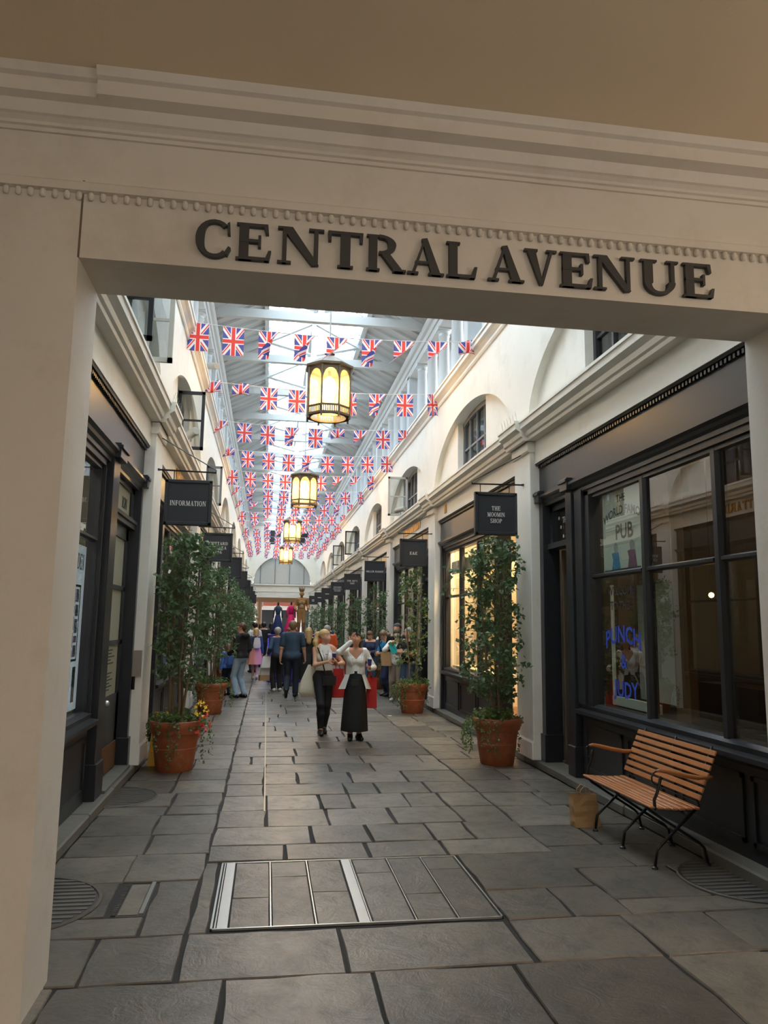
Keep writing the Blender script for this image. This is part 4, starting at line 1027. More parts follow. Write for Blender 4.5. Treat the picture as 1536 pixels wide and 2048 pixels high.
for i in range(14):
    yb_ = 11.75+2.97*i
    bt = empty('bunting', (CX, yb_, 6.4), '%s string of nine hanging British flags from the lettered portal' % (ORD[i] if i < 9 else ['tenth', 'eleventh', 'twelfth', 'thirteenth', 'fourteenth'][i-9]), 'bunting', 'rows of flag bunting across the avenue')
    def sz(q): return 6.42-.09*(1-q*q)
    MB().tube([(CX+2.25*q, yb_, sz(q)) for q in [k/8-1 for k in range(17)]], .006, 4).build('cord', 'string_white', bt)
    for j in range(9):
        kd = ROWK.get(i, None); kd = kd[j] if kd else rf.choice(['flat', 'flat', 'flat', 'curl', 'diag', 'narrow', 'short'] if j in (0, 8) else ['flat', 'flat', 'flat', 'flat', 'curl', 'diag'])
        xx = CX-2.19+.548*j+rf.uniform(-.02, .02)
        f = bpy.data.objects.new('flag', rf.choice(FM[kd])); COL.objects.link(f); f.parent = bt
        f.location = (xx-CX, 0, sz((xx-CX)/2.25)-6.4); f.rotation_euler = (rf.uniform(-.06, .06), 0, rf.uniform(-.1, .1))

# ================================================================== POTTED TREES
def leaf(mb, p, d, n, s, m=0):
    """folded leaf at p pointing along d with normal n"""
    d = Vector(d).normalized(); n = Vector(n); w_ = d.cross(n)
    if w_.length < 1e-4: w_ = Vector((1, 0, 0))
    w_ = w_.normalized()*s*.42; up = w_.cross(d).normalized()*s*.12
    p = Vector(p); q = p+d*s
    mb.add([tuple(p), tuple(p+d*s*.4+w_+up), tuple(q), tuple(p+d*s*.4-w_+up)], [(0, 1, 2), (0, 2, 3)], m)
def rnd_dir(r):
    while True:
        v = Vector((r.uniform(-1, 1), r.uniform(-1, 1), r.uniform(-1, 1)))
        if .05 < v.length < 1: return v.normalized()
def potted_tree(x, y, label, seed, leaves=2600, top=2.85, rad=.36, stems=4, foot=.75, flowers=False, trail=1, lime=0.0, sparse=False, pot_s=1.0):
    r = random.Random(seed)
    T = empty('potted_tree', (x, y, 0), label, 'potted tree', 'potted trees along the avenue')
    s = pot_s
    prof = [(.02, .0), (.205, 0), (.215, .02), (.25, .25), (.252, .262), (.247, .27), (.275, .43), (.292, .435), (.3, .46), (.3, .47), (.312, .5), (.32, .54), (.31, .575), (.29, .58), (.275, .56), (.27, .5), (.02, .5)]
    MB().lathe([(a*s, b*s) for a, b in prof], (x, y, 0), 28).build('pot', 'terracotta', T, smooth='auto')
    MB().lathe([(.27*s, .52*s), (.1, .54*s), (.001, .545*s)], (x, y, 0), 14).build('soil', 'soil', T)
    tips = []
    for i in range(stems):
        t = 2*math.pi*i/stems+r.uniform(-.4, .4); b = Vector((x+.06*math.cos(t), y+.06*math.sin(t), .5*s)); pts = [b]; z = .5*s
        lean = Vector((math.cos(t), math.sin(t), 0))*r.uniform(.03, .12)
        hz = top-r.uniform(.1, .6)
        for j in range(1, 9):
            f = j/8; pts.append(Vector((b.x+lean.x*f*1.8+r.uniform(-.015, .015), b.y+lean.y*f*1.8+r.uniform(-.015, .015), b.z+(hz-b.z)*f)))
        MB().tube(pts, [.02-.013*j/8 for j in range(9)], 6).build('stem', 'bark', T, smooth=True)
        tips.append(pts)
    f = MB(); tw = MB()
    # twigs carrying clusters of leaves
    ncl = int(leaves/18)
    for c_ in range(ncl):
        st = r.choice(tips); z = foot+(top-foot)*(r.random()**.85)
        k_ = min(7, max(0, int((z-st[0].z)/(st[-1].z-st[0].z+1e-6)*8))); base = st[k_]
        taper = (min(1, (z-foot)/.45+.35) if not sparse else 1)*min(1, (top-z)/.35+.4)
        t = r.uniform(0, 2*math.pi); rr = rad*taper*math.sqrt(r.random())*(1.0 if r.random() > .06 else 1.45)
        c = Vector((x+rr*math.cos(t), y+rr*math.sin(t), z)); c.x = max(CX-2.2, min(CX+2.2, c.x))
        if r.random() < .35: tw.tube([base, base.lerp(c, .6)+Vector((0, 0, .02)), c], .004, 3)
        for q in range(13):
            p = c+rnd_dir(r)*r.uniform(0, .11); p.x = max(CX-2.28, min(CX+2.28, p.x)); d = (rnd_dir(r)+Vector((0, 0, -.5)))
            leaf(f, p, d, rnd_dir(r)+Vector((0, 0, 1.2)), r.uniform(.05, .08), 1 if r.random() < lime else 0)
    f.build('foliage', ['leaf_dark', 'leaf_lime'], T, kind='stuff'); tw.build('twigs', 'bark', T, kind='stuff')
    u = MB()
    for c_ in range(70):
        t = r.uniform(0, 2*math.pi); rr = .33*s*math.sqrt(r.random()); hgt = .56*s+r.uniform(0, .16)*(1-rr/.5)-(.1 if rr > .29 else 0)*r.random()
        c = Vector((x+rr*math.cos(t), y+rr*math.sin(t), hgt))
        for q in range(11): c.x = max(CX-2.27, min(CX+2.27, c.x)); leaf(u, c+rnd_dir(r)*.05, rnd_dir(r)+Vector((0, 0, .1)), rnd_dir(r)+Vector((0, 0, 1)), r.uniform(.03, .05), 0)
    for v_ in range(trail*4):
        t = (-.9 if trail < 3 else 3.3)+r.uniform(-1.2, 1.2) if v_ % 4 else r.uniform(0, 6.28)
        p = Vector((x+.31*s*math.cos(t), y+.31*s*math.sin(t), .58*s)); d = Vector((math.cos(t), math.sin(t), 0))
        ln = r.uniform(.2, .52)
        for q in range(int(ln*90)):
            g = q/(ln*90); pp = p+d*(.05+.07*math.sin(g*2.5))+Vector((r.uniform(-.03, .03), r.uniform(-.03, .03), -ln*g)); pp.x = max(CX-2.29, min(CX+2.29, pp.x))
            leaf(u, pp, rnd_dir(r)+Vector((0, 0, -.6)), rnd_dir(r), r.uniform(.025, .04), 0)
    u.build('underplanting', ['leaf_ivy'], T, kind='stuff')
    if flowers:
        for nm, mm, ang in (('yellow_flowers', 'flower_yellow', -.5), ('red_flowers', 'flower_red', -.75)):
            q = MB()
            for c_ in range(16):
                a_ = ang+r.uniform(-.35, .35); rr = r.uniform(.22, .4) if mm == 'flower_yellow' else r.uniform(.33, .46)
                p = Vector((x+rr*math.cos(a_), y+rr*math.sin(a_), .66+r.uniform(-.02, .14) if mm == 'flower_yellow' else .56+r.uniform(-.12, .1)))
                for e in range(3): leaf(q, p, rnd_dir(r), rnd_dir(r), .04)
            q.build(nm, mm, T, kind='stuff')
    return T
potted_tree(-1.03, 9.62, 'leafy tree in a terracotta pot with yellow and red flowers beneath the information sign', 1, 3600, 2.82, .4, 5, .98, True, 2)
potted_tree(2.97, 9.72, 'leafy tree in a terracotta pot with trailing ivy beside the open pub doorway', 2, 4200, 2.86, .47, 4, .8, False, 3)
potted_tree(-1.03, 15.28, 'fuller leafy tree in a terracotta pot under the tea shop sign', 3, 3200, 2.75, .5, 4, 1.0, False, 2)
potted_tree(2.93, 15.3, 'sparse tree with pale twin stems in a terracotta pot, beside the ampersand sign', 4, 1500, 2.84, .33, 2, .75, False, 3, .3, True)
tl3 = potted_tree(-1.03, 21.1, 'leafy potted tree at the third pilaster on the information side', 5, 2400, 2.8, .45, 4, .8, False, 1)
tr3 = potted_tree(2.95, 20.9, 'leafy potted tree at the third pilaster on the bench side', 6, 1700, 2.75, .46, 3, .8, False, 1)
for k in range(3, 8):
    for src, sd, xx in ((tl3, -1, -1.03), (tr3, 1, 2.95)):
        c_ = copy_tree(src); c_.location = (xx+-sd*random.uniform(0, .04), PIL0+BAY*k-.35, 0)
        c_['label'] = 'leafy potted tree at the %s pilaster on the %s' % (ORD[k], SIDE[sd])

# ================================================================== BENCH AND BAG
B = empty('slatted_bench', (3.1, 6.0, 0), 'folding bench with orange brown wooden slats and black iron frame by the pub window', 'bench')
Y0, Y1 = 5.45, 6.6
def slat(name, xa, za, xb, zb, th, ext=.03):
    d = Vector((xb-xa, 0, zb-za)); n_ = Vector((-d.z, 0, d.x)).normalized()*th/2
    MB().prism([(xa-n_.x, za-n_.z), (xb-n_.x, zb-n_.z), (xb+n_.x, zb+n_.z), (xa+n_.x, za+n_.z)], 1, Y0-ext, Y1+ext).build(name, 'teak', B, bevel=.004)
for i in range(7):                                        # seat
    f = i/7; xa = 2.81+.4*f; za = .452-.012*math.sin(f*math.pi)-.01*f; slat('seat_slat', xa, za, xa+.046, za-.002, .016)
for i in range(7):                                        # back
    f0 = i/7; f1 = f0+.1; slat('back_slat', 3.2+.16*f0, .492+.365*f0, 3.2+.16*f1, .492+.365*f1, .014)
for yy in (Y0+.06, (Y0+Y1)/2, Y1-.06):
    MB().tube([(2.875, yy, .01), (2.895, yy, .13), (2.93, yy, .165), (3.25, yy+.015, .43)], .0115, 6).build('leg', 'black_iron', B, smooth=True)
    MB().tube([(3.315, yy+.025, .01), (3.285, yy+.025, .13), (3.25, yy+.025, .165), (2.86, yy+.02, .405), (2.84, yy+.02, .43)], .0115, 6).build('leg', 'black_iron', B, smooth=True)
    MB().tube([(2.82, yy, .436), (3.0, yy, .425), (3.2, yy, .435)], .009, 5).build('seat_bearer', 'black_iron', B, smooth=True)
    MB().tube([(3.25, yy, .43), (3.215, yy, .5), (3.375, yy, .865)], .009, 5).build('back_bearer', 'black_iron', B, smooth=True)
    for fx in (2.875, 3.315): MB().lathe([(.024, 0), (.024, .012), (.012, .02)], (fx, yy+(.025 if fx > 3 else 0), 0), 8).build('foot', 'black_iron', B)
MB().tube([(3.2, Y0, .47), (3.2, Y1, .47)], .006, 5).build('tie_rod', 'black_iron', B)
MB().tube([(3.27, Y0+.06, .145), (3.27, Y1-.06, .145)], .006, 5).build('tie_rod', 'black_iron', B)
for yy in (Y0-.02, Y1+.02):
    pts = [(3.31, yy, .655), (3.2, yy, .652), (3.08, yy, .672), (2.97, yy, .698), (2.9, yy, .71), (2.87, yy, .705)]
    MB().tube(pts, [.013, .017, .018, .017, .014, .01], 8).build('armrest', 'teak', B, smooth=True)
    sc_ = [(2.87, yy, .705), (2.845, yy, .69), (2.832, yy, .66)]+[(2.868-.036*math.cos(t), yy, .65-.04*math.sin(t)) for t in [k*.4 for k in range(1, 10)]]
    MB().tube(sc_, .006, 5).build('arm_scroll', 'black_iron', B, smooth=True)
    MB().tube([(2.9, yy, .665), (2.895, yy, .63), (2.87, yy, .55), (2.845, yy, .5), (2.85, yy, .43)], .0115, 6).build('arm_post', 'black_iron', B, smooth=True)
bag = empty('paper_bag', (2.83, 6.72, 0), 'creased brown paper carrier bag standing beside the bench leg', 'bag')
bb = MB(); prof_b = []
r2 = random.Random(4); NZ = 6; ring = []
for j in range(NZ+1):
    z = .27*j/NZ; w_ = .115+.004*math.sin(j*2.1); d_ = .06*(1-.25*j/NZ)
    for (a, b) in ((-1, -1), (-.4, -1.08), (.1, -.95), (1, -1), (1.02, 0), (1, 1), (0, 1.04), (-1, 1), (-1.0, .0-.25*(j/NZ))): ring.append((2.86+a*w_+r2.uniform(-.004, .004)-.02*j/NZ, 6.72+b*d_+r2.uniform(-.004, .004), z))
nn = 9
bb.add(ring, [(j*nn+i, j*nn+(i+1) % nn, (j+1)*nn+(i+1) % nn, (j+1)*nn+i) for j in range(NZ) for i in range(nn)]+[tuple(range(nn-1, -1, -1))])
bb.build('body', 'kraft_paper', bag)
for dy in (-.04, .04): MB().tube([(2.8, 6.72+dy, .25), (2.805, 6.72+dy, .31), (2.84, 6.72+dy, .345), (2.88, 6.72+dy, .33), (2.9, 6.72+dy, .25)], .004, 5).build('handle', 'kraft_paper', bag)

# ================================================================== FLOOR FITTINGS
ac = empty('access_cover', (.61, 5.36, 0), 'rectangular floor access cover with steel edging and inset stone strips', 'floor hatch')
xa, xb, ya, yb = -.262, 1.482, 4.74, 5.972
MB().box(xa, xb, ya, yb, -.011, -.008).build('tray', 'joint_dirt', ac)
fr = MB()
fr.box(xa, xa+.012, ya, yb, -.01, .004).box(xb-.01, xb, ya, yb, -.01, .004).box(xa, xb, ya, ya+.012, -.01, .004).box(xa, xb, yb-.012, yb, -.01, .004).box(xa+.022, xa+.03, ya+.02, yb-.02, -.01, .003)
fr.build('edge_frame', 'steel', ac)
cells = [(-.16, .08), (.09, .345), (.355, .6), (.685, .945), (.955, 1.205), (1.215, 1.468)]
for a, b in ((-.225, -.165), (.605, .668)): MB().box(a, b, ya+.014, yb-.014, -.01, .003).build('steel_plate', 'steel', ac)
for xx in (.085, .35, .676, .95, 1.21): MB().box(xx-.0035, xx+.0035, ya+.012, yb-.012, -.01, .003).build('steel_strip', 'steel', ac)
for (a, b), cut in zip(cells, (5.24, 5.63, 5.3, 5.65, 5.2, 5.68)):
    for q0, q1 in ((ya+.014, cut), (cut, yb-.014)):
        mb = MB(); slab_mb(mb, a, b, q0, q1, -.001, rng, gap=.003, jit=.002); mb.build('inset_slab', 'stone', ac, loc=((a+b)/2, (q0+q1)/2, 0))
def half_grille(x0, sgn, yc, R, label):
    g = empty('lightwell_cover', (x0, yc, 0), label, 'floor grille', 'half round ribbed covers beside the kerbs')
    n_ = 20; pl = MB(); pts = [(x0+sgn*R*.95*math.sin(math.pi*i/n_), yc-R*math.cos(math.pi*i/n_)) for i in range(n_+1)]
    pl.add([(a, b, .001) for a, b in pts]+[(a, b, .004) for a, b in pts], [tuple(range(n_+1)), tuple(range(n_+1, 2*n_+2))]+[(i, i+1, n_+2+i, n_+1+i) for i in range(n_)])
    pl.build('plate', mat('cast_plate', (58, 55, 52), .6, var=.2), g)
    yy = yc-R+.05
    while yy < yc+R-.04:
        w_ = .95*math.sqrt(max(0, R*R-(yy-yc)**2))-.03
        if w_ > .04: MB().box(x0, x0+sgn*w_, yy, yy+.03, .003, .009).build('rib', mat('cast_rib', (92, 87, 80), .55), g)
        yy += .066
    rim = MB().tube([(a, b, .004) for a, b in pts], .012, 5); rim.build('rim', 'cast_rib', g)
half_grille(3.383, -1, 5.2, .46, 'half round ribbed stone grille in the paving by the bench')
half_grille(-1.453, 1, 8.2, .44, 'half round ribbed stone grille in the paving by the information door')
half_grille(-1.453, 1, 5.25, .5, 'half round ribbed stone grille in the paving behind the left pier')
dn = empty('slot_drain', (-.76, 5.3, 0), 'narrow sunken slot drain with a bright metal lip near the floor hatch', 'drain')
MB().box(-.87, -.67, 5.02, 5.6, -.0115, -.009).build('channel', 'cast_plate', dn)
MB().box(-.7, -.675, 5.03, 5.6, -.01, .006).build('metal_lip', mat('worn_metal', (150, 148, 142), .4, metal=.6), dn)
gz = MB(); yy = 5.03
while yy < 5.59: gz.box(-.865, -.835, yy, yy+.012, -.01, .001); yy += .022
gz.build('grating', 'cast_plate', dn, kind='stuff')
MB().box(-.825, -.71, 5.04, 5.58, -.01, -.004).build('sump_stone', 'stone', dn)
# brass line let into the centre paving
cb = MB().box(.033, .047, 7.5, 20, .0015, .0035).build('brass_strip', mat('worn_brass', (176, 160, 130), .35, metal=.5)); tag(cb, 'thin pale metal strip let into the central paving', 'floor strip')
ws = empty('wet_floor_sign', (-1.24, 10.0, 0), 'yellow plastic wet floor sign standing behind the flowering pot', 'floor sign')
for s_ in (-1, 1):
    fr = [(-.14, 0), (.14, 0), (.1, .62), (-.1, .62)]
    MB().add([(-1.24+a, 10.02+s_*(.14-.12*b/.62), b) for a, b in fr]+[(-1.24+a, 10.02+s_*(.155-.12*b/.62), b) for a, b in fr], [(0, 1, 2, 3), (4, 5, 6, 7), (0, 1, 5, 4), (1, 2, 6, 5), (2, 3, 7, 6), (3, 0, 4, 7)]).build('panel', 'yellow_plastic', ws)
MB().add([(-1.24+a, 10.02-.158+.12*b/.62+.001, b) for a, b in ((-.06, .2), (.06, .2), (0, .36))], [(0, 1, 2)]).build('warning_triangle', 'black_iron', ws)
lit = MB().box(2.35, 2.41, 14.75, 14.8, .002, .006).box(2.38, 2.43, 14.76, 14.83, .003, .008).build('litter_scrap', 'letter_white'); tag(lit, 'small white scrap of paper on the paving near the sparse tree', 'litter')

# ---------------- spotlights and bird spikes
def spotlight(p, d, label):
    d = Vector(d).normalized(); p = Vector(p); s = empty('spotlight', tuple(p), label, 'spotlight', 'tube spotlights on the ledges')
    MB().tube([p-d*.17, p-d*.16, p+d*.15, p+d*.17], [.05, .065, .065, .055], 12).build('housing', mat('grey_housing', (176, 172, 162), .5), s, smooth='auto')
    MB().tube([p-Vector((0, 0, .04)), p-Vector((0, 0, .12))], .014, 6).build('bracket', 'grey_housing', s)
spotlight((CX+2.2, 18.3, 4.55), (-.6, .9, -.1), 'grey tube spotlight on the string course of the bench side')
spotlight((CX-2.16, 14.2, 6.55), (.5, -.8, -.25), 'grey tube spotlight on the cornice of the information side')
spotlight((CX-2.2, 11.5, 4.55), (.5, -.8, .1), 'grey tube spotlight on the string course above the tea shop')
for side in (-1, 1):
    for k in (0, 1):
        bs = empty('bird_spikes', (CX+side*2.3, PIL0+BAY*k, 4.43), 'row of thin wire bird spikes on the %s pilaster cap, %s' % (ORD[k], SIDE[side]), 'bird spikes', 'bird spikes on pilaster caps')
        for j in range(6):
            yy = PIL0+BAY*k-.3+.12*j
            for q in (-.05, .05): MB().tube([(CX+side*2.22, yy, 4.43), (CX+side*(2.2+q*.4), yy+q, 4.55)], .0018, 3).build('wire', 'steel', bs)
# ================================================================== PEOPLE
def sd_cone(P, a, b, ra, rb, flat=1.0):
    a = np.array(a, float); b = np.array(b, float); P = P.copy()
    if flat != 1.0:
        P[..., 1] = (P[..., 1]-a[1])/flat+a[1]; b = b.copy(); b[1] = (b[1]-a[1])/flat+a[1]
    ab = b-a; L2 = max(1e-9, float(ab@ab)); t = np.clip(((P-a)@ab)/L2, 0, 1)
    d = np.linalg.norm(P-a-t[..., None]*ab, axis=-1)-(ra+(rb-ra)*t)
    return d*(min(1, flat) if flat != 1.0 else 1)
class Field:
    def __init__(s, prims, res, pad=.03, extra=None):
        pts = np.array([q for p in prims for q in (p[0], p[1])], float); rs = np.array([r for p in prims for r in (p[2], p[3])])
        lo = (pts-rs[:, None]).min(0)-pad; hi = (pts+rs[:, None]).max(0)+pad
        s.o = lo; s.res = res; s.n = np.ceil((hi-lo)/res).astype(int)+1
        ax = [lo[i]+res*np.arange(s.n[i]) for i in range(3)]
        s.P = np.stack(np.meshgrid(*ax, indexing='ij'), -1)
    def union(s, prims, k=.03):
        D = np.full(s.n, .5)
        for p in prims:
            a, b, ra, rb = np.array(p[0], float), np.array(p[1], float), p[2], p[3]; fl = p[4] if len(p) > 4 else 1.0
            m = max(ra, rb)+k+2*s.res
            i0 = np.maximum(0, np.floor((np.minimum(a, b)-m-s.o)/s.res)).astype(int); i1 = np.minimum(s.n, np.ceil((np.maximum(a, b)+m-s.o)/s.res)+1).astype(int)
            if (i1 <= i0).any(): continue
            sl = tuple(slice(i0[q], i1[q]) for q in range(3)); d = sd_cone(s.P[sl], a, b, ra, rb, fl); e = D[sl]
            h = np.clip(.5+.5*(e-d)/k, 0, 1); D[sl] = e*(1-h)+d*h-k*h*(1-h)
        return D
    def mesh(s, D):
        """naive surface nets"""
        sg = D < 0; n = s.n
        c = [sg[i:n[0]-1+i, j:n[1]-1+j, k:n[2]-1+k] for i in (0, 1) for j in (0, 1) for k in (0, 1)]
        cnt = sum(x.astype(np.int8) for x in c); act = (cnt > 0) & (cnt < 8)
        idx = -np.ones(act.shape, dtype=np.int64); ijk = np.argwhere(act)
        if len(ijk) == 0: return [], []
        idx[act] = np.arange(len(ijk)); acc = np.zeros((len(ijk), 3)); num = np.zeros(len(ijk))
        cs = [(i, j, k) for i in (0, 1) for j in (0, 1) for k in (0, 1)]
        for p in cs:
            for ax in range(3):
                if p[ax]: continue
                q = list(p); q[ax] = 1
                d0 = D[ijk[:, 0]+p[0], ijk[:, 1]+p[1], ijk[:, 2]+p[2]]; d1 = D[ijk[:, 0]+q[0], ijk[:, 1]+q[1], ijk[:, 2]+q[2]]
                m = (d0 < 0) != (d1 < 0); t = np.where(m, d0/np.where(m, d0-d1, 1), 0)
                e = np.array(p, float)[None]+t[:, None]*(np.array(q)-np.array(p))[None]
                acc[m] += e[m]; num[m] += 1
        V = s.o+(ijk+acc/num[:, None])*s.res; F = []
        for ax in range(3):
            sl0 = [slice(None)]*3; sl1 = [slice(None)]*3; sl0[ax] = slice(0, -1); sl1[ax] = slice(1, None)
            e = np.argwhere(sg[tuple(sl0)] != sg[tuple(sl1)]); b, c_ = (ax+1) % 3, (ax+2) % 3
            e = e[(e[:, b] > 0) & (e[:, c_] > 0) & (e[:, b] < n[b]-1) & (e[:, c_] < n[c_]-1)]
            if len(e) == 0: continue
            ob = np.zeros(3, int); ob[b] = 1; oc = np.zeros(3, int); oc[c_] = 1
            def at(q): return idx[q[:, 0], q[:, 1], q[:, 2]]
            f = np.stack([at(e-ob-oc), at(e-oc), at(e), at(e-ob)], 1)
            ins = sg[e[:, 0], e[:, 1], e[:, 2]]; f[~ins] = f[~ins][:, ::-1]
            F.append(f[(f >= 0).all(1)])
        return V, np.concatenate(F)
def ik(a, c, l1, l2, hint):
    a, c, hint = Vector(a), Vector(c), Vector(hint); d = c-a; L = min(d.length, (l1+l2)*.995); dn = d.normalized()
    c = a+dn*L; x = (l1*l1-l2*l2+L*L)/(2*L); h = math.sqrt(max(0, l1*l1-x*x)); hp = hint-dn*hint.dot(dn)
    hp = hp.normalized() if hp.length > 1e-6 else Vector((0, 0, 1))
    return a+dn*x+hp*h, c
def hand_prims(w, d, n, right, curl=.4, point=False, s=1.0):
    d = Vector(d).normalized(); n = Vector(n); n = (n-d*n.dot(d)).normalized(); side = d.cross(n)*(1 if right else -1); w = Vector(w); out = []
    ln = (1.0, 1.1, 1.03, .82)
    for i in range(4):
        o = side*(.03-.02*i)*s; b = w+d*.01*s+o*.6; k = w+d*.082*s+o; out.append((b, k, .0135*s, .0115*s))
        dirv = d; p = k; ax_c = curl if not (point and i < 2) else .06
        for j, L in enumerate((.042, .027, .021)):
            a_ = ax_c*(j+1) if j else ax_c*.8; dv = d*math.cos(a_)+n*math.sin(a_); q = p+dv*L*ln[i]*s; out.append((p, q, .0092*s-.0008*j*s, .0086*s-.0008*j*s)); p = q
    b = w+d*.02*s+side*.024*s; q = b+(side*.7+d*.6+n*.35).normalized()*.045*s; out.append((b, q, .013*s, .0105*s)); q2 = q+(side*.15+d*.85+n*.5).normalized()*.034*s; out.append((q, q2, .0105*s, .0085*s))
    return out
for nm, c_ in (('skin', (214, 162, 134)), ('skin_tan', (198, 142, 110)), ('skin_pale', (226, 184, 162))): mat(nm, c_, .5, var=.04, vscale=12)
HAIRC = {'blonde': (196, 160, 108), 'brown': (86, 58, 40), 'dark': (30, 24, 22), 'lightbrown': (128, 98, 68), 'grey': (168, 160, 150), 'red': (120, 50, 40)}
for k_, c_ in HAIRC.items(): mat('hair_'+k_, c_, .5, var=.25, vscale=40)
CLO = {'white_cloth': (232, 228, 220), 'black_cloth': (20, 20, 22), 'dark_leggings': (26, 27, 32), 'light_denim': (150, 172, 192), 'denim': (54, 74, 100), 'navy_cloth': (40, 48, 78), 'slate_tee': (52, 72, 92), 'dark_denim': (30, 38, 56),
       'pink_cloth': (226, 150, 128), 'orange_cloth': (224, 92, 44), 'sky_tee': (40, 150, 210), 'beige_cloth': (140, 124, 108), 'blue_jacket': (84, 118, 190), 'purple_cloth': (58, 44, 120), 'red_bag': (190, 38, 34), 'cream_cloth': (214, 204, 180), 'teal': (20, 160, 158), 'peach_cloth': (224, 150, 120), 'black_leather': (24, 24, 26), 'hot_pink': (226, 30, 112), 'dress_blue': (24, 46, 96), 'figure_gold': (150, 112, 66), 'shoe_white': (226, 224, 218)}
for k_, c_ in CLO.items(): mat(k_, c_, .75 if 'leather' not in k_ else .4, var=.1, vscale=9, bump=.25, bscale=18)
mat('eye_dark', (40, 28, 24), .3); mat('lips', (176, 92, 84), .5); mat('brow', (104, 78, 56), .7)

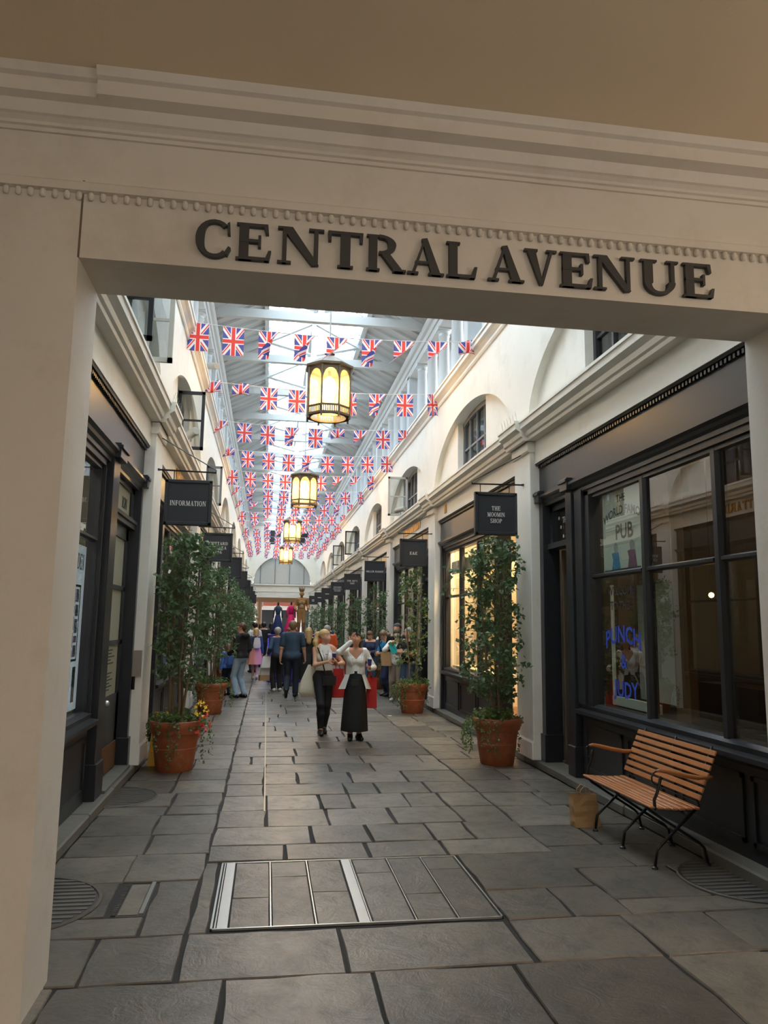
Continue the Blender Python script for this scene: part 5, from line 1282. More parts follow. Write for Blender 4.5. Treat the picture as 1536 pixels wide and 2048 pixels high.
class Person:
    def __init__(s, x, y, heading, H, label, skin='skin', female=True, res=.014, lean=0., head=(0., 0.), feet=((-.09, 0, 0), (.09, 0, 0)), wrists=None, hints=None, curl=(.5, .5), hand_dir=None, wide=1.0, top=None, bottom=None, hair=None, shoes='black_cloth', face=False, point=None, name='person', cat='person', group=None, hip=.92, belly=0.):
        s.k = H/1.7; s.th = heading; s.base = Vector((x, y, 0)); s.res = res/s.k
        s.root = empty(name, (x, y, 0), label, cat, group)
        lz = math.cos(lean); ls = math.sin(lean)
        def up(p):                                        # lean the upper body about the hips
            p = Vector(p); z = p.z-hip_z; return Vector((p.x, p.y*lz+z*ls, hip_z+z*lz-p.y*ls))
        hip_z = hip; dz = hip-.92; s.up = up
        sw = (.155 if female else .185)*wide
        C = lambda x_, y_, z_: up((x_, y_, z_+dz))
        pel = C(0, -.01, .95); wai = C(0, 0, 1.08); che = C(0, .005, 1.27); nb = C(0, -.005, 1.43)
        shoulders = [C(-sw, -.005, 1.385), C(sw, -.005, 1.385)]
        hips = [Vector((-.085*wide, 0, .9+dz)), Vector((.085*wide, 0, .9+dz))]
        wr = (.118 if female else .135)*wide; pr_ = (.135 if female else .13)*wide; cr_ = (.128 if female else .15)*wide
        torso = [(wai, che, wr+belly, cr_, .68+belly), (pel, wai, pr_, wr+belly, .74+belly), (shoulders[0].lerp(nb, .35), shoulders[1].lerp(nb, .35), .06, .06), (C(-sw*.6, 0, 1.345), C(sw*.6, 0, 1.345), .085, .085, .8)]
        hip_p = [(Vector((-.07*wide, -.02, .92+dz)), Vector((.07*wide, -.02, .92+dz)), .1*wide, .1*wide, .95)]
        if female: torso += [(C(-.062, .07, 1.245), C(-.062, .075, 1.24), .058, .05), (C(.062, .07, 1.245), C(.062, .075, 1.24), .058, .05)]
        neck = [(C(0, -.01, 1.4), C(0, .005, 1.51), .05 if female else .058, .047 if female else .055)]
        arms = [[], []]; s.w = []; s.wd = []
        wrists = wrists or [(-sw-.09, .04, .86), (sw+.09, .04, .86)]
        hints = hints or [(-.3, -1, 0), (.3, -1, 0)]
        for i in (0, 1):
            wv = Vector(wrists[i])
            el, wv = ik(shoulders[i], wv, .285, .245, hints[i]); s.w.append(wv)
            arms[i] = [(shoulders[i], el, .044 if female else .053, .034 if female else .042), (el, wv, .035 if female else .042, .023 if female else .029)]
            hd_ = Vector(hand_dir[i][0]) if hand_dir and hand_dir[i] else (wv-el); s.wd.append((hd_, Vector(hand_dir[i][1]) if hand_dir and hand_dir[i] else Vector((1 if i == 0 else -1, .15, 0))))
        legs = [[], []]; footp = [[], []]
        for i in (0, 1):
            fx, fy, fz = feet[i][:3]; yaw = feet[i][3] if len(feet[i]) > 3 else (.12 if i else -.12); pit = feet[i][4] if len(feet[i]) > 4 else 0.
            an = Vector((fx, fy, .085+fz)); kn, an = ik(hips[i], an, .435, .41, (0, 1, 0))
            legs[i] = [(hips[i], kn, .082*wide, .055), (kn, kn.lerp(an, .35), .05, .054), (kn.lerp(an, .35), an, .054, .036)]
            d = Vector((math.sin(yaw)*math.cos(pit), math.cos(yaw)*math.cos(pit), -math.sin(pit)))
            u_ = Vector((0, 0, 1)); he = an+Vector((0, 0, -.045))-d*.045; to = an+Vector((0, 0, -.052))+d*.145
            footp[i] = [(he, to, .037, .028), (an, he, .034, .034), (an+d*.02, an+d*.1-Vector((0, 0, .04)), .034, .026)]
        # head
        hy, hp_ = head; ch, sh = math.cos(hy), math.sin(hy); cp, sp_ = math.cos(hp_), math.sin(hp_); hb = C(0, .005, 1.5)
        def hd(p):
            p = Vector(p); p = Vector((p.x, p.y*cp+p.z*sp_, p.z*cp-p.y*sp_)); p = Vector((p.x*ch+p.y*sh, -p.x*sh+p.y*ch, p.z)); return hb+p
        s.hd = hd
        cr = .082 if female else .086
        headp = [(hd((0, -.012, .112)), hd((0, .005, .1)), cr, cr*.97), (hd((0, .03, .045)), hd((0, .046, .02)), .058, .04 if female else .046), (hd((0, .086, .085)), hd((0, .104, .06)), .011, .0135), (hd((-.079, -.005, .075)), hd((-.08, -.008, .095)), .014, .016), (hd((.079, -.005, .075)), hd((.08, -.008, .095)), .014, .016), (hd((-.03, .07, .06)), hd((.03, .07, .06)), .02, .02), (hd((0, .085, .03)), hd((0, .086, .032)), .018, .018)]
        body = torso+hip_p+neck+arms[0]+arms[1]+legs[0]+legs[1]+headp+footp[0]+footp[1]
        F = Field(body, s.res); V, Q = F.mesh(F.union(body, .028))
        Vs, Qs = [V], [Q]; off = len(V)
        for i in (0, 1):
            hpz = hand_prims(s.w[i]-s.wd[i][0].normalized()*.01, s.wd[i][0], s.wd[i][1], i == 1, curl[i], point == i)
            G = Field(hpz, min(.006, s.res*.55)); v2, q2 = G.mesh(G.union(hpz, .008)); Vs.append(v2); Qs.append(q2+off); off += len(v2)
        s.mk('body', np.concatenate(Vs), np.concatenate(Qs), skin)
        infl = lambda ps, r: [(p[0], p[1], p[2]+r, p[3]+r)+tuple(p[4:]) for p in ps]
        s.arms, s.torso = arms, torso
        def garment(name, tp, ap, m, hem=None, nk=None, open_front=None, k=.03, halter=False):
            allp = tp+ap
            G = Field(allp, s.res); D = G.union(tp, k) if tp else np.full(G.n, .5)
            Z = G.P[..., 2]; Yc = G.P[..., 1]; Xc = G.P[..., 0]
            if hem is not None: D = np.maximum(D, hem-Z)
            if nk is not None: D = np.maximum(D, Z-(nk-.35*np.maximum(0, Yc)*(1.0)+.9*np.maximum(0, np.abs(Xc)-.1)*-.1))
            if halter: D = np.maximum(D, np.abs(Xc)-(.085+np.maximum(0, 1.4-Z)*.55))
            if open_front is not None: D = np.maximum(D, np.minimum(Yc-.02, open_front(Z)-np.abs(Xc)))
            if ap: D = np.minimum(D, G.union(ap, .02))
            v, q = G.mesh(D)
            if len(v): return s.mk(name, v, q, m)
        def sleeve(fr, r):
            out = []
            for i in (0, 1):
                (a, e, r0, r1), (e2, w_, r2_, r3) = arms[i]
                if fr <= 0: continue
                if fr < 1: out.append((a, a.lerp(e, fr), r0+r, r0+(r1-r0)*fr+r+.006))
                else: out += [(a, e, r0+r, r1+r), (e2, e2.lerp(w_, min(1, fr-1)), r2_+r, r3+r+.004)]
            return out
        if top:
            r = top.get('r', .011); hem = top.get('hem', .93)+dz
            tp = infl(torso+(hip_p if top.get('hem', .93) < .95 else []), r)
            garment(top.get('name', 'shirt'), tp, sleeve(top.get('sleeve', .6), top.get('sr', r)), top['m'], hem, top.get('nk', 1.43)+dz, top.get('open'), halter=top.get('halter', False))
        if bottom:
            r = bottom.get('r', .011)
            if bottom['kind'] == 'trousers':
                lg = infl(legs[0][:2]+legs[1][:2]+hip_p+[torso[1]], r)
                for i in (0, 1):
                    kn, an = legs[i][1][0], legs[i][2][1]; hemr = bottom.get('hemr', .05); lg.append((legs[i][2][0], legs[i][2][0].lerp(an, bottom.get('len', .95)), .054+r, hemr))
                garment('trousers', lg, [], bottom['m'], None, bottom.get('waist', 1.04)+dz, k=.02)
            else:
                zt, zh, rt, rh = bottom['waist']+dz, bottom['hem'], bottom['rt'], bottom['rh']; vs = []; fs = []; n, m_ = 36, 14; r_ = random.Random(3)
                for j in range(m_+1):
                    f = j/m_; rad = rt+(rh-rt)*(f**bottom.get('pw', .6)); z = zt+(zh-zt)*f
                    for q in range(n):
                        t = 2*math.pi*q/n; fo = 1+bottom.get('fold', .04)*f*math.sin(t*7+1)
                        vs.append((rad*fo*math.cos(t), rad*fo*math.sin(t)*min(1.0, .76+.8*f)+(.015 if f > .15 else .0), z))
                fs = [(j*n+q, j*n+(q+1) % n, (j+1)*n+(q+1) % n, (j+1)*n+q) for j in range(m_) for q in range(n)]+[tuple(range(n))]
                s.mk('skirt', np.array(vs), fs, bottom['m'])
        if shoes:
            for i in (0, 1):
                fp = infl(footp[i], .006); G = Field(fp, min(s.res, .009)); D = np.maximum(G.union(fp, .02), G.P[..., 2]-(feet[i][2]+.105)) if not bottom or bottom.get('boots') is None else G.union(fp+[(legs[i][2][0].lerp(legs[i][2][1], .5), legs[i][2][1], .052, .043)], .02)
                v, q = G.mesh(D); s.mk('shoe', v, q, shoes)
        if hair:
            hm = 'hair_'+hair[0]; st = hair[1]; hpz = [(hd((0, -.02, .118)), hd((0, -.012, .118)), cr+.014, cr+.012)]
            ext = []
            if st in ('short', 'grey'): hpz += [(hd((0, -.055, .07)), hd((0, -.045, .04)), .06, .05)]
            if st == 'bob': ext = [(hd((sx*.06, -.03, .1)), hd((sx*.07, -.025, -.03)), .045, .035) for sx in (-1, 1)]+[(hd((0, -.06, .1)), hd((0, -.07, -.03)), .06, .055)]
            if st == 'long': ext = [(hd((sx*.055, -.045, .1)), hd((sx*.075, -.06, -.13)), .045, .03) for sx in (-1, 1)]+[(hd((0, -.06, .1)), hd((0, -.09, -.17)), .075, .065)]
            if st == 'pony': ext = [(hd((.01, -.09, .14)), hd((.05, -.13, .12)), .03, .034), (hd((.05, -.13, .12)), hd((.1, -.11, -.02)), .036, .045), (hd((.1, -.11, -.02)), hd((.115, -.06, -.15)), .045, .03), (hd((.115, -.06, -.15)), hd((.12, -.02, -.25)), .03, .01)]
            G = Field(hpz+ext, min(s.res, .009)); D = G.union(hpz, .02); Pm = G.P
            fwd = np.array(hd((0, 1, 0))-hd((0, 0, 0))); upv = np.array(hd((0, 0, 1))-hd((0, 0, 0))); o = np.array(hd((0, 0, 0)))
            fy = (Pm-o)@fwd; fz = (Pm-o)@upv
            D = np.maximum(D, np.minimum(fy-.03, .135-fz)); D = np.maximum(D, np.minimum(fy+.03, .06-fz))
            if ext: D = np.minimum(D, G.union(ext, .03))
            v, q = G.mesh(D); s.mk('hair', v, q, hm)
        if face:
            for sx in (-1, 1):
                e = MB().sphere(tuple(hd((sx*.031, .072, .098))), .0105, 8, sz=.7); s.mb('eye', e, 'eye_dark')
                b = MB().tube([hd((sx*.016, .079, .118)), hd((sx*.032, .077, .122)), hd((sx*.048, .066, .117))], .0035, 5); s.mb('eyebrow', b, 'brow')
            l_ = MB().tube([hd((-.021, .081, .04)), hd((0, .097, .042)), hd((.021, .081, .04))], [.003, .0065, .003], 6); s.mb('mouth', l_, 'lips')
    def W(s, p):
        p = Vector(p)*s.k; c_, n_ = math.cos(s.th), math.sin(s.th); return Vector((p.x*c_-p.y*n_, p.x*n_+p.y*c_, p.z))+s.base
    def mk(s, name, V, F, m, smooth=True):
        V = np.asarray(V, float)*s.k; c_, n_ = math.cos(s.th), math.sin(s.th)
        V = np.stack([V[:, 0]*c_-V[:, 1]*n_, V[:, 0]*n_+V[:, 1]*c_, V[:, 2]], 1)
        me = bpy.data.meshes.new(name); F = F.tolist() if hasattr(F, 'tolist') else F; me.from_pydata(V.tolist(), [], F); me.materials.append(MATS[m])
        me.polygons.foreach_set('use_smooth', [True]*len(me.polygons)); me.update()
        o = bpy.data.objects.new(name, me); COL.objects.link(o); o.parent = s.root; return o
    def mb(s, name, mb, m): return s.mk(name, np.array(mb.v), mb.f, m)
    def thing(s, name, label, cat, parts, group=None):
        """a carried object given in the carrier's frame: its own top-level thing; parts = [(name, MB, material)]"""
        allv = np.array([tuple(s.W(v)) for _, b, _ in parts for v in b.v]); loc = (float(allv[:, 0].mean()), float(allv[:, 1].mean()), float(allv[:, 2].min()))
        e = empty(name, loc, label, cat, group)
        for nm, b, m in parts:
            b.v = [tuple(s.W(v)) for v in b.v]; b.build(nm, m, e, smooth='auto')
        return e
PI = math.pi
def cup_parts(c):
    x, y, z = c
    a = MB().lathe([(.027, -.05), (.036, .05)], c, 14); l = MB().lathe([(.038, .05), (.039, .062), (.034, .07)], c, 14); return [('cup', a, 'purple_cloth'), ('lid', l, 'shoe_white')]
def bag_mb(x, y, z0, z1, w_, d, top=.8, bulge=.0, lean=0):
    b = MB(); n = 7; ring = []
    for j in range(n+1):
        f = j/n; ww = w_*(1+(top-1)*f)*(1+bulge*math.sin(f*math.pi)); dd = d*(1-.65*f)
        if bulge and j == 0: ww *= .62; dd *= .5
        for a, c_ in ((-1, -1), (0, -1.15), (1, -1), (1.05, 0), (1, 1), (0, 1.15), (-1, 1), (-1.05, 0)): ring.append((x+a*ww+lean*f, y+c_*dd, z0+(z1-z0)*f))
    b.add(ring, [(j*8+i, j*8+(i+1) % 8, (j+1)*8+(i+1) % 8, (j+1)*8+i) for j in range(n) for i in range(8)]+[tuple(range(7, -1, -1))]); return b

# -- woman with ponytail, walking towards the camera, cup in both hands
p = Person(.93, 12.42, PI+.1, 1.64, 'woman with blonde ponytail, white sleeveless top and black trousers holding a paper cup', 'skin', True, .0085, head=(-.75, .06),
           feet=((-.045, -.14, 0, 0), (.05, .1, 0, .05)), wrists=[(-.185, .2, 1.15), (-.035, .225, 1.19)], hints=[(-.8, -.6, -.6), (.9, -.3, -.7)], curl=(.75, .7), hand_dir=[((.35, .3, .55), (1, .2, -.2)), ((-.95, .3, .35), (0, 1, .2))],
           top=dict(m='white_cloth', sleeve=0, hem=1.03, nk=1.47, halter=True, name='sleeveless_top'), bottom=dict(kind='trousers', m='dark_leggings', waist=1.07, len=.96, hemr=.046, r=.012), hair=('blonde', 'pony'), shoes='black_leather', face=True)
p.thing('coffee_cup', 'small purple paper cup held in both hands of the blonde woman', 'cup', cup_parts((-.115, .275, 1.27)))
st = MB().tube([(.13, .02, 1.43), (.11, .1, 1.36), (.07, .145, 1.25), (.03, .135, 1.1), (.0, .15, .98)], .011, 5)
bd = MB().box(-.17, .05, .13, .19, .8, .95); fl = MB().box(-.175, .055, .188, .197, .87, .955)
p.thing('crossbody_bag', 'small black leather crossbody bag on the hip of the blonde woman', 'bag', [('body', bd, 'black_leather'), ('flap', fl, 'black_leather'), ('strap', st, 'black_leather')])
tt = bag_mb(.25, -.1, .6, 1.12, .15, .09, .3, .3, -.05); hs = MB().tube([(.2, -.06, 1.1), (.19, -.02, 1.3), (.16, .02, 1.43), (.17, -.07, 1.4), (.2, -.13, 1.1)], .011, 5)
p.thing('tote_bag', 'large cream cloth tote bag hanging behind the arm of the blonde woman', 'bag', [('body', tt, 'cream_cloth'), ('handle', hs, 'black_leather')])
rb = bag_mb(-.27, -.12, .58, 1.05, .1, .07, .85); rh = MB().tube([(-.23, -.12, 1.04), (-.2, -.08, 1.25), (-.19, -.03, 1.42), (-.2, -.1, 1.38), (-.3, -.13, 1.04)], .008, 5)
p.thing('red_carrier_bag', 'red carrier bag between the two women, on the shoulder of the blonde one', 'bag', [('body', rb, 'red_bag'), ('handle', rh, 'red_bag')], 'red carrier bags')
nk = MB().tube([(-.06, .03, 1.43), (-.04, .13, 1.3), (0, .155, 1.17), (.04, .13, 1.3), (.06, .03, 1.43)], .003, 4)
p.mb('necklace', nk, 'black_iron'); p.mb('pendant', MB().lathe([(.02, -.004), (.02, .004)], (-.01, .158, 1.3), 10), 'purple_cloth')

# -- woman in white jacket and long black skirt, arm raised
p = Person(1.37, 11.82, PI-.05, 1.61, 'woman in white jacket and long black skirt raising a phone in front of her face', 'skin_tan', True, .0085, head=(.1, -.3),
           feet=((-.075, 0, 0, -.25), (.07, .03, 0, .1)), wrists=[(-.21, .2, 1.13), (.1, .24, 1.55)], hints=[(-.6, -.8, -.5), (1, .2, -.8)], curl=(.8, .45), point=1, hand_dir=[((-.1, .75, .5), (1, .3, 0)), ((-.5, .1, .9), (-.3, -1, .2))],
           top=dict(m='white_cloth', sleeve=2.0, hem=.99, nk=1.46, r=.026, sr=.011, name='jacket', open=lambda Z: np.clip((Z-1.08)*.28+.025, .02, .11)), bottom=dict(kind='skirt', m='black_cloth', waist=1.1, hem=.15, rt=.122, rh=.22, pw=.6, fold=.02), hair=('dark', 'bob'), shoes='black_leather', face=True)
G = Field([(q[0], q[1], q[2]+.008, q[3]+.008)+tuple(q[4:]) for q in p.torso], p.res); D = G.union([(q[0], q[1], q[2]+.008, q[3]+.008)+tuple(q[4:]) for q in p.torso], .03)
Zc, Xc, Yc = G.P[..., 2], G.P[..., 0], G.P[..., 1]; D = np.maximum(np.maximum(D, 1.03-Zc), Zc-(1.27+1.1*np.abs(Xc))); v_, q_ = G.mesh(D); p.mk('vest_top', v_, q_, 'white_cloth')
pv, pf_ = [], []; n_ = 30
for j in range(7):
    f = j/6
    for i in range(n_+1):
        t = math.radians(128)+math.radians(284)*i/n_; rr = .162+.1*f+.012*f*math.sin(i*1.3); pv.append((rr*math.cos(t), rr*.82*math.sin(t), 1.03-.19*f-.04*f*abs(math.cos(t))))
pf_ = [(j*(n_+1)+i, j*(n_+1)+i+1, (j+1)*(n_+1)+i+1, (j+1)*(n_+1)+i) for j in range(6) for i in range(n_)]
p.mk('peplum', np.array(pv), pf_, 'white_cloth')
p.thing('coffee_cup', 'larger purple paper cup with white lid held by the woman in the white jacket', 'cup', cup_parts((-.205, .29, 1.235)))
p.thing('smartphone', 'black phone raised by the woman in the white jacket', 'phone', [('body', MB().box(-.01, .06, .195, .204, 1.63, 1.76), 'black_leather')])
rb = bag_mb(-.27, -.02, .5, .98, .085, .06, .9); rh = MB().tube([(-.24, 0, .97), (-.22, .08, 1.06), (-.2, .17, 1.11), (-.22, .1, 1.07), (-.3, 0, .97)], .007, 5)
p.thing('red_carrier_bag', 'red carrier bag hanging from the arm that holds the larger cup', 'bag', [('body', rb, 'red_bag'), ('handle', rh, 'red_bag')], 'red carrier bags')
wb_ = MB().box(-.05, .07, .135, .18, .86, .96); ws_ = MB().tube([(-.15, .03, 1.0), (-.06, .14, .95), (.07, .14, .95), (.15, .03, .99)], .008, 5)
p.thing('belt_bag', 'small black belt bag at the waist of the black skirt', 'bag', [('body', wb_, 'black_leather'), ('belt', ws_, 'black_leather')])

# -- the crowd
p = Person(-.58, 18.4, .95, 1.72, 'man in black hooded jacket and pale jeans standing by the second potted tree', 'skin', False, .013, head=(-.55, .1), feet=((-.1, .02, 0), (.1, -.06, 0)), wrists=[(-.16, .2, 1.0), (.17, .16, 1.0)], top=dict(m='black_cloth', sleeve=1.98, hem=.9, nk=1.47, r=.03, name='jacket'), bottom=dict(kind='trousers', m='light_denim', hemr=.06, r=.016), hair=('brown', 'short'), shoes='black_leather')
p.mk('hood', *(lambda G: G.mesh(G.union([((-.07, -.1, 1.42), (.07, -.1, 1.42), .055, .055)], .02)))(Field([((-.07, -.1, 1.42), (.07, -.1, 1.42), .055, .055)], .012)), 'black_cloth')
p = Person(-.9, 18.95, .6, 1.22, 'child in a blue jacket with long brown hair beside the man in pale jeans', 'skin', True, .013, head=(.3, .3), top=dict(m='blue_jacket', sleeve=1.9, hem=.9, r=.03, name='jacket'), bottom=dict(kind='trousers', m='dark_denim', hemr=.06), hair=('brown', 'long'))
bp = bag_mb(0, -.2, .95, 1.35, .13, .07, .75, .1); p.thing('backpack', 'blue child backpack worn by the child in the blue jacket', 'backpack', [('body', bp, 'blue_jacket'), ('strap', MB().tube([(-.1, -.15, 1.32), (-.12, .0, 1.46), (-.11, .12, 1.3), (-.12, .05, 1.1), (-.12, -.14, 1.0)], .014, 5), 'black_cloth')])
p = Person(-.32, 24.2, .12, 1.56, 'woman with blonde bob, denim jacket and knee length pink skirt walking away', 'skin', True, .014, feet=((-.04, .16, 0), (.05, -.16, .04, .1, .5)), top=dict(m='denim', sleeve=1.9, hem=1.0, r=.02, name='jacket'), bottom=dict(kind='skirt', m='pink_cloth', waist=1.06, hem=.5, rt=.13, rh=.26, fold=.06), hair=('blonde', 'bob'), shoes='cream_cloth')
bp = bag_mb(.02, -.19, 1.02, 1.38, .12, .07, .7, .12); p.thing('backpack', 'small cream backpack on the woman in the pink skirt', 'backpack', [('body', bp, 'cream_cloth'), ('pocket', MB().box(-.07, .11, -.285, -.255, 1.05, 1.17), 'cream_cloth'), ('handle', MB().tube([(-.02, -.19, 1.37), (.02, -.19, 1.41), (.06, -.19, 1.37)], .008, 5), 'cream_cloth')])
p = Person(.62, 18.45, -.1, 1.78, 'tall man in slate blue T-shirt and dark jeans walking away', 'skin', False, .013, feet=((-.1, -.2, .1, -.1, .9), (.08, .18, 0, .2)), wrists=[(-.27, .02, .84), (.29, .1, .86)], wide=1.06, top=dict(m='slate_tee', sleeve=.75, hem=.86, nk=1.46, r=.02, name='t_shirt'), bottom=dict(kind='trousers', m='dark_denim', hemr=.066, r=.02), hair=('lightbrown', 'short'), shoes='black_leather')
p = Person(.3, 20.15, .35, 1.62, 'woman in denim jacket and black trousers carrying white shopping bags', 'skin_tan', True, .014, lean=.1, wrists=[(-.24, .1, .95), (.14, .24, 1.1)], top=dict(m='denim', sleeve=1.7, hem=.95, r=.022, name='jacket'), bottom=dict(kind='trousers', m='black_cloth', hemr=.07, r=.018), hair=('grey', 'short'), shoes='shoe_white')
for q, (dx, z0, z1, ww) in enumerate(((-.32, .62, .92, .12), (-.3, .3, .72, .13))):
    b = bag_mb(dx, .08+.1*q, z0, z1, ww, .05, .95, 0, .05); h = MB().tube([(dx-.03, .1, z1), (-.25, .1, .98), (dx+.08, .1, z1)], .005, 4)
    p.thing('shopping_bag', ['white paper shopping bag held by the woman in the denim jacket', 'larger white and kraft shopping bag hanging lowest from the same arm'][q], 'bag', [('body', b, 'shoe_white'), ('handle', h, 'string_white')]+([('base_panel', MB().box(dx-.135, dx+.135, .11, .25, .27, .42), 'kraft_paper')] if q else []), 'white shopping bags')
Person(1.06, 19.7, .1, 1.62, 'woman with long blonde hair and short sleeved black dress seen from behind', 'skin', True, .014, top=dict(m='black_cloth', sleeve=1.1, hem=.9, r=.03, name='dress_top'), bottom=dict(kind='skirt', m='black_cloth', waist=1.06, hem=.35, rt=.14, rh=.24), hair=('blonde', 'long'))
Person(1.68, 21.6, .2, 1.68, 'man in an orange striped polo shirt standing behind the two women', 'skin', False, .015, wide=1.15, belly=.02, top=dict(m='orange_cloth', sleeve=.8, hem=.88, r=.025, name='polo_shirt'), bottom=dict(kind='trousers', m='dark_denim', hemr=.07, r=.02), hair=('grey', 'short'))
p = Person(2.68, 19.85, PI-.25, 1.56, 'woman in navy top and blue jeans looking down at her phone', 'skin', True, .013, head=(.3, .55), wide=1.15, feet=((-.12, 0, 0), (.12, .05, 0)), wrists=[(-.02, .26, 1.1), (.1, .25, 1.1)], hints=[(-1, -.5, -.6), (1, -.5, -.6)], top=dict(m='navy_cloth', sleeve=1.9, hem=.95, nk=1.42, r=.025, name='shirt'), bottom=dict(kind='trousers', m='denim', hemr=.055, r=.016), hair=('brown', 'short'), shoes='shoe_white', face=True)
p.thing('smartphone', 'phone held low by the woman in the navy top', 'phone', [('body', MB().box(-.02, .05, .33, .4, 1.12, 1.13), 'black_leather')], 'phones held in the crowd')
p = Person(2.97, 18.75, PI-1.25, 1.6, 'boy in bright blue T-shirt and navy joggers bent over his phone', 'skin', False, .013, lean=.12, head=(.15, .75), wrists=[(-.04, .3, 1.08), (.08, .3, 1.08)], hints=[(-1, -.5, -.6), (1, -.5, -.6)], top=dict(m='sky_tee', sleeve=.8, hem=.9, r=.022, name='t_shirt'), bottom=dict(kind='trousers', m='navy_cloth', hemr=.05, r=.022), hair=('lightbrown', 'short'), shoes='black_leather', face=True)
p.thing('smartphone', 'phone held low by the boy in blue', 'phone', [('body', MB().box(-.015, .055, .37, .44, 1.1, 1.11), 'black_leather')], 'phones held in the crowd')
p.thing('backpack', 'black backpack worn by the boy in blue', 'backpack', [('body', bag_mb(0, -.17, .98, 1.4, .14, .07, .75, .1), 'black_cloth'), ('strap', MB().tube([(.12, -.12, 1.38), (.13, .03, 1.47), (.12, .2, 1.33), (.14, .14, 1.15), (.15, -.08, 1.05)], .017, 5), 'black_cloth')])
p = Person(2.99, 17.6, PI-.35, 1.6, 'young woman in white shirt and wide beige trousers with a hand at her mouth', 'skin_pale', True, .013, head=(-.1, .05), wrists=[(-.2, .1, 1.0), (.07, .22, 1.38)], hints=[(-1, -.5, -.6), (1, -.2, -.8)], curl=(.5, .8), top=dict(m='white_cloth', sleeve=1.2, hem=.86, r=.03, name='shirt'), bottom=dict(kind='trousers', m='beige_cloth', hemr=.085, r=.022), hair=('dark', 'long'), shoes='shoe_white', face=True)
p.thing('paper_bag', 'tan paper carrier bag held beside the white shirt', 'bag', [('body', bag_mb(.2, .2, .85, 1.18, .12, .05, .95, 0, .05), 'kraft_paper'), ('handle', MB().tube([(.16, .2, 1.17), (.2, .2, 1.3), (.25, .2, 1.17)], .005, 4), 'kraft_paper')])
p = Person(3.13, 16.8, PI-.9, 1.66, 'grey haired man in black waistcoat and jeans behind the sparse potted tree', 'skin', False, .013, head=(.1, .15), wide=1.08, belly=.02, wrists=[(-.05, .27, 1.18), (.1, .24, 1.14)], hints=[(-1, -.5, -.6), (1, -.5, -.6)], top=dict(m='black_cloth', sleeve=.7, hem=.9, r=.025, name='waistcoat'), bottom=dict(kind='trousers', m='denim', hemr=.06, r=.018), hair=('grey', 'short'), face=True)
tq = MB().add([(.05, .28, 1.15), (.2, .3, 1.38), (.3, .33, 1.36), (.17, .34, 1.12), (.05, .33, 1.15), (.2, .36, 1.38), (.3, .38, 1.36), (.17, .38, 1.12)], [(0, 1, 2, 3), (4, 5, 6, 7), (0, 1, 5, 4), (1, 2, 6, 5), (2, 3, 7, 6), (3, 0, 4, 7)])
p.thing('teal_bag', 'bright teal folded bag in the arms of the grey haired man', 'bag', [('body', tq, 'teal')])
Person(3.1, 18.2, PI-.6, 1.76, 'dark haired man in black standing in the shop doorway behind the white shirt', 'skin_tan', False, .016, top=dict(m='black_cloth', sleeve=1.9, hem=.9, r=.022, name='shirt'), bottom=dict(kind='trousers', m='dark_denim', hemr=.06), hair=('dark', 'short'))
BG = [(-.42, 27.5, .5, 1.72, 'dark haired man in a white T-shirt far down the avenue', 'white_cloth', 'dark', False), (-.12, 30.5, .2, 1.74, 'dark haired man in a black T-shirt beyond the woman in pink', 'black_cloth', 'dark', False), (.2, 36., -.3, 1.7, 'distant person in navy near the purple stand', 'navy_cloth', 'dark', True),
      (2.05, 26.5, .3, 1.74, 'man in a dark blue shirt beyond the purple stand', 'denim', 'dark', False), (2.3, 29.5, PI, 1.66, 'person in a peach top beyond the purple stand', 'peach_cloth', 'lightbrown', True), (-.25, 33., .1, 1.68, 'distant woman in a cream top under the far bunting', 'cream_cloth', 'brown', True),
      (.62, 21.6, .6, 1.6, 'woman with red brown hair hidden behind the tall man', 'dark_denim', 'red', True)]
for x, y, h, H, lb, tm, hc, fe in BG:
    Person(x, y, h, H, lb, 'skin', fe, .019, top=dict(m=tm, sleeve=.8, hem=.9, r=.022, name='shirt'), bottom=dict(kind='trousers', m='dark_denim', hemr=.06), hair=(hc, 'bob' if fe else 'short'))

# ================================================================== COSTUME DISPLAY ON A PURPLE STAND
ds = empty('display_stand', (.95, 23.6, 0), 'purple display stand with white lettering in the middle of the avenue', 'display stand')
mat('purple_panel', (74, 52, 150), .3, var=.05)
MB().box(.06, 1.86, 23.0, 24.3, 0, 1.36).build('plinth', 'purple_panel', ds, bevel=.02)
MB().box(.05, .06, 23.1, 24.2, .15, 1.25).build('led_panel', mat('led_violet', (120, 120, 255), .4, emit=(120, 120, 255), estr=.7), ds)
MB().box(.04, 1.88, 22.98, 24.32, 1.34, 1.39).build('top_slab', 'purple_panel', ds)
for i, (tx, zz, sz) in enumerate((('ay', .4, .16), ('on', .28, .1))):
    for q, ch_ in enumerate(tx):
        vs_, fs_, wd = sans_mesh(ch_, sz); MB().add([(1.0+q*sz*.6+a, 22.995, zz+b) for a, b in vs_], fs_).build('letter', 'letter_white', ds)
r2 = random.Random(9)
for i in range(7): MB().lathe([(.012, 0), (.012, .004)], (.2+r2.uniform(0, .4), 22.99, 1.0+r2.uniform(0, .3)), 6).build('star_dot', 'letter_white', ds)
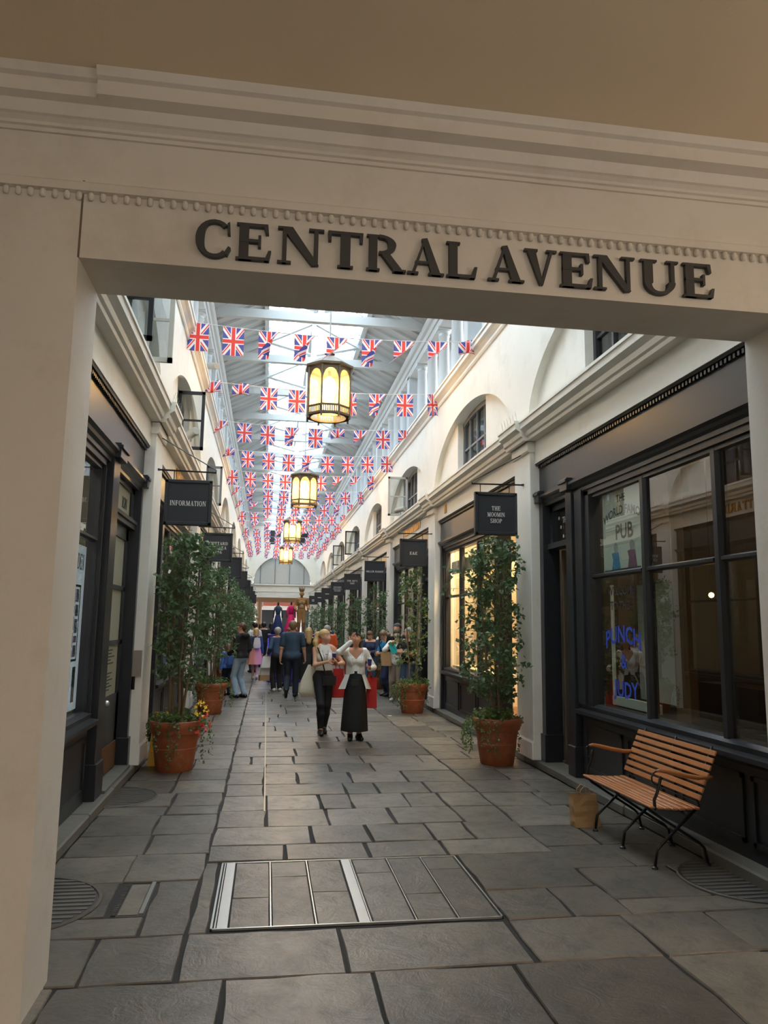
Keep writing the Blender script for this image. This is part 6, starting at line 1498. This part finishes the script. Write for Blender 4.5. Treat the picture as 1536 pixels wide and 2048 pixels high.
def dress(x, y, m, bod, label, h=.98, rh=.2):
    d = empty('costume_dress', (x, y, 1.39), label, 'costume', 'costumes on the purple stand')
    MB().lathe([(rh, .0), (rh*.9, .12), (rh*.62, .34), (.075, h*.58), (.06, h*.6)], (x, y, 1.39), 22, sy=.8).build('skirt', m, d, smooth=True)
    MB().lathe([(.06, h*.59), (.075, h*.68), (.095, h*.78), (.085, h*.84), (.04, h*.88)], (x, y, 1.39), 16, sy=.7).build('bodice', bod, d, smooth=True)
    MB().lathe([(.03, h*.86), (.025, h*.93), (.035, h*.95), (.001, h*1.0)], (x, y, 1.39), 10).build('neck_block', 'black_cloth', d)
    for s_ in (-1, 1): MB().tube([(x+s_*.08, y, 1.39+h*.82), (x+s_*.12, y, 1.39+h*.7), (x+s_*.13, y-.02, 1.39+h*.5)], [.03, .025, .018], 8).build('sleeve', bod, d, smooth=True)
dress(.32, 23.5, 'dress_blue', 'slate_tee', 'dark blue gown with grey bodice on the purple stand')
dress(.72, 23.6, 'hot_pink', 'hot_pink', 'bright pink gown on the purple stand', 1.0, .22)
fg = Person(1.02, 23.4, PI, 1.3, 'gilded crowned figure with laced corset on the purple stand', 'figure_gold', True, .012, wrists=[(-.26, .15, 1.0), (.24, .2, .98)], top=dict(m='figure_gold', sleeve=1.9, hem=1.02, r=.03, name='costume_coat'), bottom=dict(kind='trousers', m='figure_gold', r=.018), hair=None, shoes='figure_gold', name='crowned_figure', cat='figure')
fg.root.location.z = 1.39
cw_ = MB(); n_ = 10
for i in range(n_):
    t1, t2 = 2*PI*i/n_, 2*PI*(i+1)/n_; tm_ = (t1+t2)/2
    cw_.add([(.075*math.cos(t1), .075*math.sin(t1), 1.68), (.075*math.cos(t2), .075*math.sin(t2), 1.68), (.11*math.cos(t2), .11*math.sin(t2), 1.76), (.15*math.cos(tm_), .15*math.sin(tm_), 1.9), (.11*math.cos(t1), .11*math.sin(t1), 1.76)], [(0, 1, 2, 3, 4)])
fg.mb('crown', cw_, 'figure_gold')
cs = MB()
for i in range(6): cs.tube([(-.07, .125, 1.08+.045*i), (.07, .125, 1.1+.045*i)], .008, 4)
fg.mb('corset_lacing', cs, 'shoe_white')
